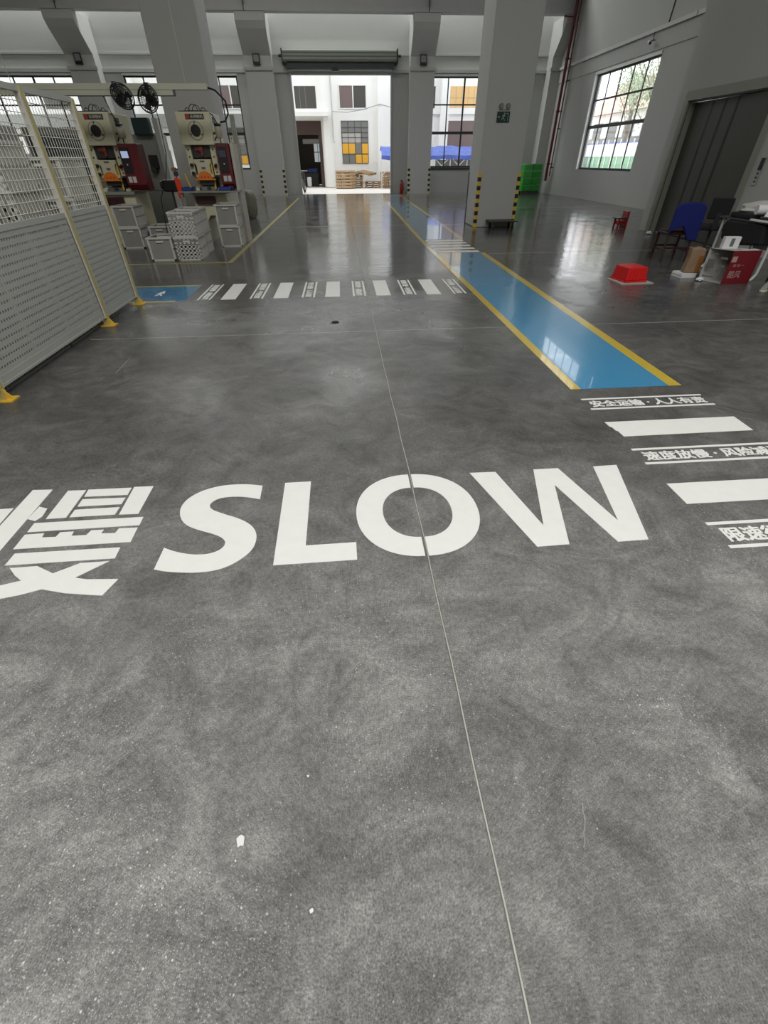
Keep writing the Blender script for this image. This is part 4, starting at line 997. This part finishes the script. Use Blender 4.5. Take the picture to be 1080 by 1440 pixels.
# orange-red cloth hanging left of the right press
mb = MB(); mb.prism([(-3.62, 1.20), (-3.56, 1.22), (-3.50, 1.18), (-3.49, 1.0), (-3.50, 0.86), (-3.55, 0.83), (-3.62, 0.87), (-3.60, 1.0)], 12.22, 12.27, 'y')
o = mb.build('red_cloth', M['orangered'], bevel=0.015); tag(o, 'bright orange-red cloth hanging on the rail left of the right press', 'cloth')
hk = MB(); hk.rod((-3.57, 12.30, 0), (-3.57, 12.30, 1.30), 0.012); hk.rod((-3.57, 12.30, 1.18), (-3.57, 12.24, 1.20), 0.01); hk.box(-3.66, 12.2, 0, -3.48, 12.4, 0.01); hk.box(-3.61, 12.27, 1.24, -3.53, 12.33, 1.32)
tag(hk.build('hook_stand', M['darksteel']), 'dark stand carrying the orange-red cloth', 'stand')
tag(MB().box(-3.68, 12.24, 1.16, -3.60, 12.34, 1.22).build('brown_pot', mat('brown_tan', (0.25, 0.13, 0.05), 0.6)), 'small brown box beside the orange-red cloth', 'box')
bpy.data.objects['brown_pot'].location = (0.045, 0.02, 0.165)

# overhead trunking with two fans
du = thing('overhead_trunking', 'long cream overhead trunking above the two presses', 'trunking', (0, 11.2, 2.42))
MB().box(-12.0, -0.06, 0.075, -2.32, 0.06, 0.155).build('upper_channel', M['trunk'], du)
MB().box(-12.0, -0.05, 0.0, -2.93, 0.05, 0.075).build('lower_channel', M['trunk'], du)
mb = MB()
for x in (-2.7, -5.7, -8.7, -11.7): mb.rod((x, 0, 0.15), (x, 0, H-2.42), 0.005, 6)
mb.build('hanger_rod', M['trunk'], du)
mb = MB(); mb.box(-2.93, -0.055, 0.068, -2.33, -0.045, 0.078); mb.box(-2.94, -0.056, -0.002, -2.925, 0.056, 0.08); mb.box(-12, -0.052, -0.006, -2.93, 0.052, 0.0); mb.build('dark_edge', M['jointd'], du)
tag(MB().tube([(-2.33, 11.2, 2.53), (-2.22, 11.3, 2.50), (-2.12, 11.6, 2.38), (-2.17, 11.95, 2.22), (-2.30, 12.2, 2.12), (-2.42, 12.3, 2.11)], 0.016, 8).build('power_cable', M['black'], smooth=True), 'thick black cable looping from the trunking end down to the right press', 'cable')
tag(MB().tube([(-3.35, 11.2, 2.42), (-3.32, 11.2, 2.1), (-3.36, 11.25, 1.6), (-3.50, 11.3, 1.2), (-3.7, 11.3, 0.9), (-3.8, 11.35, 0.0)], 0.008, 6).build('air_hose', M['black']), 'thin black air hose hanging from the trunking between the presses', 'hose')
tag(MB().tube([(-4.2, 11.2, 2.42), (-4.18, 11.3, 2.2), (-4.22, 11.6, 2.0), (-4.35, 12.1, 2.05)], 0.008, 6).build('air_hose', M['black']), 'thin black hose from the trunking to the left press', 'hose')

def fan(loc, rx, rz, label):
    t = thing('wall_fan', label, 'fan', loc)
    R_ = 0.19
    def T(p):
        v = Vector(p); v.rotate(Matrix.Rotation(rx, 3, 'X')); v.rotate(Matrix.Rotation(rz, 3, 'Z')); return v
    mb = MB()
    for yy, rr in ((-0.05, R_*0.75), (0, R_), (0.03, R_*0.8), (-0.03, R_*0.93)):
        mb.tube([T((rr*math.cos(2*PI*i/28), yy, rr*math.sin(2*PI*i/28))) for i in range(28)], 0.006 if rr < R_ else 0.010, 5, closed=True)
    for i in range(28):
        a = 2*PI*i/28; c, s = math.cos(a), math.sin(a)
        mb.tube([T((0.03*c, -0.07, 0.03*s)), T((R_*0.75*c, -0.05, R_*0.75*s)), T((R_*c, 0, R_*s)), T((R_*0.8*c, 0.03, R_*0.8*s)), T((0.05*c, 0.05, 0.05*s))], 0.0030, 4)
    mb.build('guard_cage', M['black'], t)
    bl = MB()
    for k in range(3):
        a = 2*PI*k/3; pts = []
        for rr, da, yy in ((0.03, -0.3, 0.0), (0.10, -0.25, -0.015), (0.155, -0.1, -0.02), (0.155, 0.55, 0.012), (0.09, 0.6, 0.015), (0.03, 0.5, 0.0)):
            pts.append(T((rr*math.cos(a+da), yy, rr*math.sin(a+da))))
        off = T((0, 0.004, 0)); n = len(pts)
        bl._new(pts + [p+off for p in pts], [tuple(range(n)), tuple(reversed(range(n, 2*n)))] + [(i, (i+1) % n, n+(i+1) % n, n+i) for i in range(n)])
    bl.build('fan_blades', M['gblack'], t)
    m_ = MB(); m_.rod(T((0, 0.03, 0)), T((0, 0.17, 0)), 0.075, 14); m_.rod(T((0, -0.03, 0)), T((0, 0.04, 0)), 0.035, 12); mo = m_.build('motor', M['black'], t, smooth=True)
    hb = T((0, 0.12, 0)); q = MB(); q.tube([hb, hb+Vector((-0.03, 0.03, 0.09)), hb+Vector((-0.05, 0.05, 0.17))], 0.018, 8); q.box(hb.x-0.09, hb.y+0.02, hb.z+0.14, hb.x-0.01, hb.y+0.10, hb.z+0.24)
    q.build('bracket', M['black'], t)
    return t
fan((-3.80, 11.03, 2.40), -0.35, 0.75, 'black caged fan on the trunking, tilted sideways, left of the two')
fan((-3.36, 11.00, 2.36), -0.12, -0.25, 'black caged fan on the trunking facing the camera, right of the two')

# machine behind, between the presses
mg = thing('machine_tool', 'dull grey machine with a dark control head behind and between the presses', 'machine', (-5.05, 15.2, 0))
MB().box(-0.42, 0.1, 0.0, 0.42, 1.2, 0.85).build('base', M['machgrey'], mg, bevel=0.02)
MB().box(-0.40, 0.35, 0.85, 0.30, 1.1, 2.05).build('column', M['machgrey'], mg, bevel=0.02)
MB().box(0.30, 0.2, 0.85, 0.42, 0.5, 2.35).build('side_post', M['fencegrey'], mg)
MB().box(-0.20, 0.12, 2.02, 0.22, 0.34, 2.36).build('control_head', mat('dark_green_head', (0.012, 0.03, 0.03), 0.4), mg, bevel=0.02)
MB().rod((0.05, 0.36, 1.3), (0.05, 0.10, 1.3), 0.07, 14).build('spindle', M['darksteel'], mg)
MB().box(-0.02, 0.16, 1.35, 0.16, 0.34, 1.62).build('motor', M['black'], mg)
dg = thing('bench_motor', 'black motor unit on a thin post, left of the orange-red cloth', 'machine', (-3.98, 13.1, 0))
MB().rod((0, 0, 0.02), (0, 0, 0.93), 0.025).build('post', M['darksteel'], dg); MB().lathe([(0.17, 0), (0.17, 0.02), (0.03, 0.03)]).build('foot', M['darksteel'], dg)
MB().box(-0.16, -0.12, 0.93, 0.16, 0.14, 1.16).build('motor_housing', M['black'], dg, bevel=0.03)
MB().rod((-0.22, 0, 1.06), (0.22, 0, 1.06), 0.08, 14).build('drum', M['darksteel'], dg)
# dim equipment further left (seen through the fence mesh)
for i, (x, y, w_, h_, l) in enumerate(((-6.9, 14.6, 1.5, 2.15, 'tall dull grey machine cabinet far behind the fence mesh'), (-8.9, 14.4, 1.6, 2.2, 'dull grey machine cabinet at the far left behind the fence mesh'), (-7.0, 20.5, 1.6, 1.8, 'dim grey cabinet beyond the left press'))):
    c = thing('machine_cabinet', l, 'machine', (x, y, 0))
    MB().box(-w_/2, 0, 0, w_/2, 0.9, h_).build('cabinet_body', M['machgrey'], c, bevel=0.02)
    MB().box(-w_/2+0.1, -0.01, 0.9, w_/2-0.1, 0.0, h_-0.15).build('dark_window', M['screenoff'], c)
    MB().box(-w_/2+0.2, -0.03, 0.4, -w_/2+0.3, 0.0, 0.8).build('handle', M['galv'], c)
sf = thing('storage_shelf', 'steel storage shelf behind the crates at the far left', 'shelf', (-6.4, 9.6, 0))
for x in (-0.9, 0.87):
    for y in (0, 0.5): MB().box(x, y, 0, x+0.03, y+0.03, 1.75).build('upright', M['machgrey'], sf)
for z in (0.3, 0.85, 1.4): MB().box(-0.9, 0, z, 0.9, 0.53, z+0.025).build('shelf_board', M['machgrey'], sf)
for i, x in enumerate((-7.0, -6.5, -6.0)):
    tag(MB().box(x-0.2, 9.65, 0.876, x+0.2, 10.05, 1.2).build('storage_box', [M['black'], M['machgrey'], M['darksteel']][i], bevel=0.01), '%s storage box on the middle board of the steel shelf' % ['black', 'grey', 'steel-coloured'][i], 'box')

# post and sack at the bay edge further back
pt = thing('sign_post', 'tall pale grey post rising behind the leaning sack', 'post', (-3.23, 18.3, 0))
MB().box(-0.07, -0.03, 0, 0.07, 0.03, 2.58).build('post_body', M['trunk'], pt)
MB().box(-0.14, -0.14, 0, 0.14, 0.14, 0.015).build('foot_plate', M['darksteel'], pt)
MB().box(-0.05, -0.05, 2.2, 0.03, -0.03, 2.42).build('small_box', M['white'], pt)
sk = blob('woven_sack', M['sack'], 'grey-green woven sack standing at the edge of the press bay', 'sack', (-2.97, 17.55, 0.0), 0.22, 0.24, 0.42, 3, 0.10)

# ================================================================== OUTSIDE
struct(MB().box(-40, 30.12, -0.25, 40, 80, -0.02).build('ground_outside', M['extground']))
struct(MB().box(11.3, -6, -0.25, 40, 30.12, -0.02).build('ground_side', M['extground']))
YB = 38.0
bd_ = thing('warehouse_building', 'bright white two-storey building across the yard behind the loading door', 'building', (0, YB, 0))
holes = []
def hole(x0, x1, z0, z1): holes.append((x0, x1, z0, z1))
hole(-2.9, -1.10, 0.02, 3.44)
units = []
for dx in (0, -7.6, 7.6, -15.2): units.append(dx)
wm = MB()
hz = [(-2.9, -1.10, 0.0, 3.44)]
us = [-26, -2.9, -1.10, 14]
for a, b in zip(us, us[1:]):
    if a == -2.9: wm.box(a, 0, 3.44, b, 0.25, 8.5)
    else: wm.box(a, 0, 0, b, 0.25, 8.5)
wm.build('wall', M['ext'], bd_)
# interior seen through the doorway
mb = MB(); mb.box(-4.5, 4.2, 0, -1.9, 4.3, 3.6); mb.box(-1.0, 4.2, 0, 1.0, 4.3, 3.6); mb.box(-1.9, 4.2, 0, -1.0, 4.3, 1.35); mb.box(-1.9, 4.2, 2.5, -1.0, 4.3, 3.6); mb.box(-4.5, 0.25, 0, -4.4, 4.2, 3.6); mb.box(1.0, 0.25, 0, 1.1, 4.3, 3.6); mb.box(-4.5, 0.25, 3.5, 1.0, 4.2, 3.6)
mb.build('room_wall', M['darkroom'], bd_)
mb = MB(); mb.box(-1.32, -0.04, 0.0, -1.10, 0.06, 3.44); mb.box(-2.9, -0.04, 2.75, -1.32, 0.06, 3.44); mb.build('door_frame', M['doorbrown'], bd_)
mb = MB(); mb.box(-2.5, 2.0, 2.35, -1.35, 2.1, 2.6); mb.build('room_beam', M['whiteframe'], bd_)
for dx in units:
    # pilaster strips
    if dx != 0 or True:
        MB().box(-0.94+dx, -0.35, 0, -0.40+dx, 0, 8.5).build('pilaster', M['ext'], bd_)
        MB().box(2.60+dx, -0.25, 0, 2.92+dx, 0, 8.5).build('pilaster', M['ext'], bd_)
    # upper left window with sill, upper right sliding window
    wf = MB().box(-2.62+dx, -0.02, 4.03, -1.30+dx, 0.0, 5.05).build('window', M['extwin'], bd_)
    mb = MB()
    for x in (-2.3, -1.95): mb.box(x+dx-0.01, -0.03, 4.03, x+dx+0.01, -0.02, 5.05)
    mb.build('window_bar', M['extgrey'], wf)
    if dx == 0: MB().box(-2.9+dx, -0.9, 3.62, -0.60+dx, 0, 3.82).build('canopy_slab', M['ext'], bd_)
    if dx == 7.6 - 7.6 or dx < 0:
        wb = MB().box(0.18+dx, -0.02, 4.05, 1.84+dx, 0.0, 5.07).build('window', M['extwin'], bd_)
        mb = MB(); mb.box(0.14+dx, -0.04, 4.0, 1.88+dx, -0.02, 4.05); mb.box(0.14+dx, -0.04, 4.05, 0.20+dx, -0.02, 5.1); mb.box(1.0+dx, -0.04, 4.05, 1.07+dx, -0.02, 5.07); mb.box(0.14+dx, -0.04, 5.07, 1.88+dx, -0.02, 5.1)
        mb.build('window_bar', M['whiteframe'], wb)
        MB().box(0.22+dx, -0.03, 4.08, 0.98+dx, -0.02, 5.05).build('brown_blind', M['extwinb'], wb)
        # lower gridded window with yellow boards
        wl = MB().box(0.20+dx, -0.02, 1.27, 1.94+dx, 0.0, 3.44).build('window', M['extgrey'], bd_)
        MB().box(0.25+dx, -0.026, 2.30, 1.45+dx, -0.02, 2.82).build('pale_glass', mat('pale_outside_glass', (0.45, 0.43, 0.40), 0.4), wl)
        cw = (1.94-0.20)/4; rz = [1.27, 1.76, 2.33]
        for (c, r) in ((0, 1), (1, 1), (3, 1), (2, 0), (3, 0)):
            MB().box(0.22+dx+cw*c, -0.035, rz[r]+0.03, 0.18+dx+cw*(c+1), -0.02, rz[r+1]-0.03).build('yellow_board', M['ply'], wl)
        mb = MB()
        for c in range(5): mb.box(0.19+dx+cw*c, -0.045, 1.27, 0.215+dx+cw*c, -0.035, 3.44)
        for z in (1.27, 1.76, 2.33, 2.6, 2.85, 3.1, 3.42): mb.box(0.19+dx, -0.045, z, 1.95+dx, -0.035, z+0.02)
        mb.build('window_bar', M['extwin'], wl)
MB().box(-1.9, 4.24, 1.35, -1.0, 4.26, 2.5).build('dimming_pane', glass_mat('dimming_glass', (0.35, 0.36, 0.36), 0.05), bd_)  # added pane, tinted dark to dim the sky behind it
mb = MB(); [mb.box(-1.9+0.29*k, 4.2, 1.35, -1.87+0.29*k, 4.24, 2.5) for k in range(4)]; mb.box(-1.9, 4.2, 1.9, -1.0, 4.24, 1.94); mb.build('room_window_bar', M['doorbrown'], bd_)
# right hand bay seen through the window right of the door
MB().box(6.05, -0.12, 3.74, 13.5, 0, 4.0).build('ledge', M['ext'], bd_)
wy = MB().box(6.86, -0.03, 4.05, 9.6, 0.0, 5.05).build('window', M['plypale'], bd_)
mb = MB(); [mb.box(6.86+0.39*k, -0.04, 4.05, 6.88+0.39*k, -0.03, 5.05) for k in range(8)]; mb.box(6.86, -0.04, 4.5, 9.6, -0.03, 4.52); mb.build('window_bar', mat('tan_bar', (0.45, 0.33, 0.18), 0.7), wy)
wb_ = MB().box(6.80, -0.03, 1.1, 9.8, 0.0, 3.42).build('window', M['extwinb'], bd_)
# left bays seen through the left window, dark panes
MB().box(-26, -1.2, 3.10, -5.3, 0, 3.72).build('canopy_slab', mat('shaded_grey_canopy', (0.24, 0.245, 0.23), 0.7), bd_)  # slab's grey holds the shade of its underside
for k in range(4): MB().box(-25+4.8*k, -0.06, 0.3, -21.6+4.8*k, -0.03, 1.9).build('window', M['extwin'], bd_)
dp = MB().tube([(-0.33, -0.45, 5.6), (-0.34, -0.45, 5.3), (-0.34, -0.45, 2.4), (-0.28, -0.5, 2.35)], 0.05, 8).build('drain_pipe', mat('pale_grey_pipe', (0.50, 0.50, 0.50), 0.6), bd_)
MB().tube([(-0.3, -0.36, 3.86), (0.6, -0.2, 3.83), (1.6, -0.2, 3.95), (2.75, -0.3, 4.2), (3.5, -0.2, 4.05)], 0.018, 6).build('wire', mat('grey_wire', (0.25, 0.25, 0.25), 0.6), bd_)

# things in the doorway across the yard
tag(MB().box(-2.6, 38.9, 0.0, -1.6, 39.6, 0.75).build('work_bench', M['darksteel'], bevel=0.02), 'dark work bench inside the doorway across the yard', 'bench')
bpy.data.objects['work_bench'].location = (0.0, 0.9, 0)
tag(MB().box(-2.35, 39.9, 0.751, -1.65, 40.4, 1.0).build('blue_crate', M['bluebin'], bevel=0.02), 'blue box on the bench inside the doorway across the yard', 'box')
tag(MB().box(-2.35, 38.4, 0.0, -2.05, 38.65, 0.55).build('white_sack', M['white'], bevel=0.05), 'white box standing in the doorway across the yard', 'box')
bk = thing('scooter', 'dark scooter parked outside left of the loading door opening', 'scooter', (-2.25, 31.6, -0.02), 1.4)
for x in (-0.55, 0.55):
    wv = MB(); wv.tube([(x+0.22*math.cos(2*PI*i/20), 0, 0.26+0.22*math.sin(2*PI*i/20)) for i in range(20)], 0.045, 8, closed=True); q = wv.build('wheel', M['black'], bk, smooth=True)
    MB().rod((x, -0.04, 0.26), (x, 0.04, 0.26), 0.12, 12).build('hub', M['galv'], q)
MB().prism([(-0.6, 0.45), (-0.3, 0.3), (0.2, 0.28), (0.42, 0.6), (0.36, 0.98), (0.30, 0.98), (0.25, 0.5), (0.1, 0.36), (-0.1, 0.7), (-0.65, 0.72)], -0.12, 0.12, 'y').build('scooter_body', M['darksteel'], bk, bevel=0.03)
MB().rod((0.33, -0.3, 1.02), (0.33, 0.3, 1.02), 0.02).build('handlebar', M['galv'], bk)
MB().box(-0.62, -0.13, 0.72, -0.05, 0.13, 0.80).build('saddle', M['blackmat'], bk, bevel=0.03)

# pallet heap
def pallet():
    mb = MB()
    for k in range(6): mb.box(-0.5, -0.5+0.18*k, 0.09, 0.5, -0.4+0.18*k, 0.11)
    for x in (-0.5, -0.05, 0.4): mb.box(x, -0.5, 0.02, x+0.1, 0.5, 0.09)
    for k in range(3): mb.box(-0.5, -0.5+0.45*k, 0.0, 0.5, -0.4+0.45*k, 0.02)
    o = mb.build('wooden_pallet', M['wood']); tag(o, '', 'pallet', 'wooden pallets heaped across the yard'); return o
p0 = pallet(); first = True
spots = []
for k in range(6): spots.append((0.95, 36.9, -0.02+0.115*k, (0, 0, 0.05*(k % 3)), 'flat pallet at level %s of the tall pile in the middle of the heap' % ['one', 'two', 'three', 'four', 'five', 'six'][k]))
for k in range(3): spots.append((0.72+0.5*k, 37.0, 0.69+0.02*k, (0.12*k-0.1, 0.15-0.1*k, 0.5*k), 'skewed pallet lying on top of the tall pallet pile, %s one' % ['left', 'middle', 'right'][k]))
for k in range(3): spots.append((2.15, 37.0, -0.02+0.115*k, (0, 0, -0.08*k), 'flat pallet at level %s of the low pile right of the tall pallet pile' % ['one', 'two', 'three'][k]))
for k in range(3): spots.append((0.45-0.14*k, 36.08-0.16*k, 0.44, (math.radians(62), 0, 0), 'pallet leaning on the tall pile, %s one' % ['innermost', 'middle', 'outermost'][k]))
for k in range(2): spots.append((3.15+0.2*k, 36.6-0.19*k, 0.39, (math.radians(48), 0, 0), 'tilted pallet at the right end of the heap, %s one' % ['inner', 'outer'][k]))
for i, (x, y, z, r, l) in enumerate(spots):
    o = p0 if i == 0 else p0.copy()
    if i: COL.objects.link(o)
    o.location = (x, y, z); o.rotation_euler = r; o['label'] = l
random.seed(5)
for i in range(7):
    x = 2.9+0.13*i; o = MB().rod((x-0.5, 35.80, 0.02), (x-0.05+0.2*random.random(), 36.05, 0.35+0.3*random.random()), 0.032, 6).build('timber_offcut', M['wood'])
    tag(o, 'loose timber offcut sticking out of the right end of the pallet heap', 'timber', 'timber offcuts by the pallet heap')

# blue tarpaulin shelter
ts = thing('tarpaulin_shelter', 'blue tarpaulin shelter on white folding legs across the yard', 'shelter', (2.6, 34.9, -0.02))
bm_ = MB(); NX, NY = 36, 6; L_ = 7.6; grid = []
random.seed(2)
for i in range(NX+1):
    row = []
    for j in range(NY+1):
        u = i/NX; v = j/NY
        sag = 0.035*math.sin(u*22+2)+0.02*math.sin(u*61+v*6)
        zz = 1.62 + 0.50*math.sin(PI*min(1, v*1.15)/1.15*0.9+0.1) + sag*(0.5+v)
        row.append(bm_.bm.verts.new((u*L_, -0.1+v*1.6+0.05*math.sin(u*40), zz)))
    grid.append(row)
for i in range(NX):
    for j in range(NY): bm_.bm.faces.new((grid[i][j], grid[i+1][j], grid[i+1][j+1], grid[i][j+1]))
for i in range(NX):   # hanging front valance
    a = grid[i][0]; b = grid[i+1][0]
    c = bm_.bm.verts.new(b.co + Vector((0.02*math.sin(i), -0.03, -0.20-0.02*math.sin(i*2.1)))) ; d_ = bm_.bm.verts.new(a.co + Vector((0.02*math.sin(i-1), -0.03, -0.20-0.02*math.sin((i-1)*2.1))))
    bm_.bm.faces.new((a, b, c, d_))
o = bm_.build('tarpaulin', M['tarp'], ts, smooth=False); sm_ = o.modifiers.new('thickness', 'SOLIDIFY'); sm_.thickness = 0.01
nl = 7
for k in range(nl+1): MB().box(L_*k/nl-0.02, -0.06, 0, L_*k/nl+0.02, -0.02, 1.72).build('leg', M['whiteframe'], ts)
for k in range(nl):
    a = L_*k/nl; b = L_*(k+1)/nl
    mb = MB(); mb.rod((a, -0.07, 0.7), (b, -0.07, 1.6), 0.018, 6); mb.rod((a, -0.07, 1.6), (b, -0.07, 0.7), 0.018, 6); mb.build('scissor_brace', M['whiteframe'], ts)
MB().box(3.6, 0.9, 0.35, 7.3, 1.2, 1.45).build('stored_goods', M['extgrey'], ts)

# beyond the side window: hoarding, building with a pale red roof, trees
hd = thing('green_hoarding', 'pale green hoarding with white band seen through the side window', 'hoarding', (22.0, 30, -0.02))
MB().box(0, 0, 0, 0.1, 28, 1.55).build('green_panel', M['greenhoard'], hd)
MB().box(0, 0, 1.55, 0.1, 28, 2.35).build('white_band', M['ext'], hd)
MB().box(-0.03, 0, 2.35, 0.1, 28, 2.42).build('blue_rail', M['tarp'], hd)
mb = MB(); [mb.box(-0.06, 1.0*k, 0, -0.01, 1.0*k+0.06, 2.6) for k in range(28)]; mb.build('post', M['whiteframe'], hd)
hs = thing('red_roofed_house', 'low white house with pale red tiled roof seen through the side window', 'house', (27.0, 34, -0.02))
MB().box(0, 0, 0, 6, 26, 5.0).build('wall', M['ext'], hs)
MB().prism([(-0.7, 4.8), (6.7, 4.8), (3.0, 7.6)], -0.5, 26.5, 'y').build('roof', M['pinkroof'], hs)
for k in range(8): MB().box(-0.03, 1.2+3.2*k, 2.9, 0.0, 3.0+3.2*k, 4.2).build('window', M['extgrey'], hs)
aw = MB(); aw.prism([(-1.2, 2.65), (0, 3.0), (0, 2.9), (-1.2, 2.55)], 0, 26, 'y'); aw.build('awning', M['extgrey'], hs)
def tree(x, y, h_, r, label, seed):
    random.seed(seed); t = thing('yard_tree', label, 'tree', (x, y, -0.02))
    mb = MB(); mb.tube([(0, 0, 0), (0.1, 0.05, h_*0.4), (0, 0, h_*0.7)], 0.14, 8)
    for k in range(14):
        a = random.uniform(0, 6.28); q = (r*0.7*math.cos(a), r*0.7*math.sin(a), h_*random.uniform(0.6, 1.0)); mb.tube([(0.05, 0, h_*random.uniform(0.3, 0.6)), (q[0]*0.5, q[1]*0.5, q[2]*0.85), q], 0.03, 5)
    mb.build('trunk', M['bark'], t)
    mb = MB()
    for k in range(1300):
        a = random.uniform(0, 6.28); e = random.gauss(0, 0.5); rr = r*random.random()**0.4
        c = Vector((rr*math.cos(a)*math.cos(e), rr*math.sin(a)*math.cos(e), h_*0.72+rr*0.9*math.sin(e)))
        d1 = Vector((random.uniform(-1, 1), random.uniform(-1, 1), random.uniform(-1, 1))).normalized()*0.09; d2 = d1.cross(Vector((random.uniform(-1, 1), random.uniform(-1, 1), 1))).normalized()*0.06
        mb._new([c-d1, c+d2, c+d1, c-d2], [(0, 1, 2, 3)])
    mb.build('foliage', M['leaf'], t)
tree(20.0, 36.0, 6.5, 2.2, 'leafy tree closest to the right edge of the side window view', 3)
tree(24.2, 41.0, 8.0, 1.7, 'taller thin tree before the red-roofed house', 4)
tree(24.2, 47.0, 8.5, 1.7, 'thin tree farther along the red-roofed house', 6)
bv = MB(); bv.box(20.6, 48.2, -0.02, 21.1, 49.4, 2.3)
tag(bv.build('blue_cover', M['tarp'], bevel=0.1), 'blue covered load beyond the far edge of the side window', 'cover')
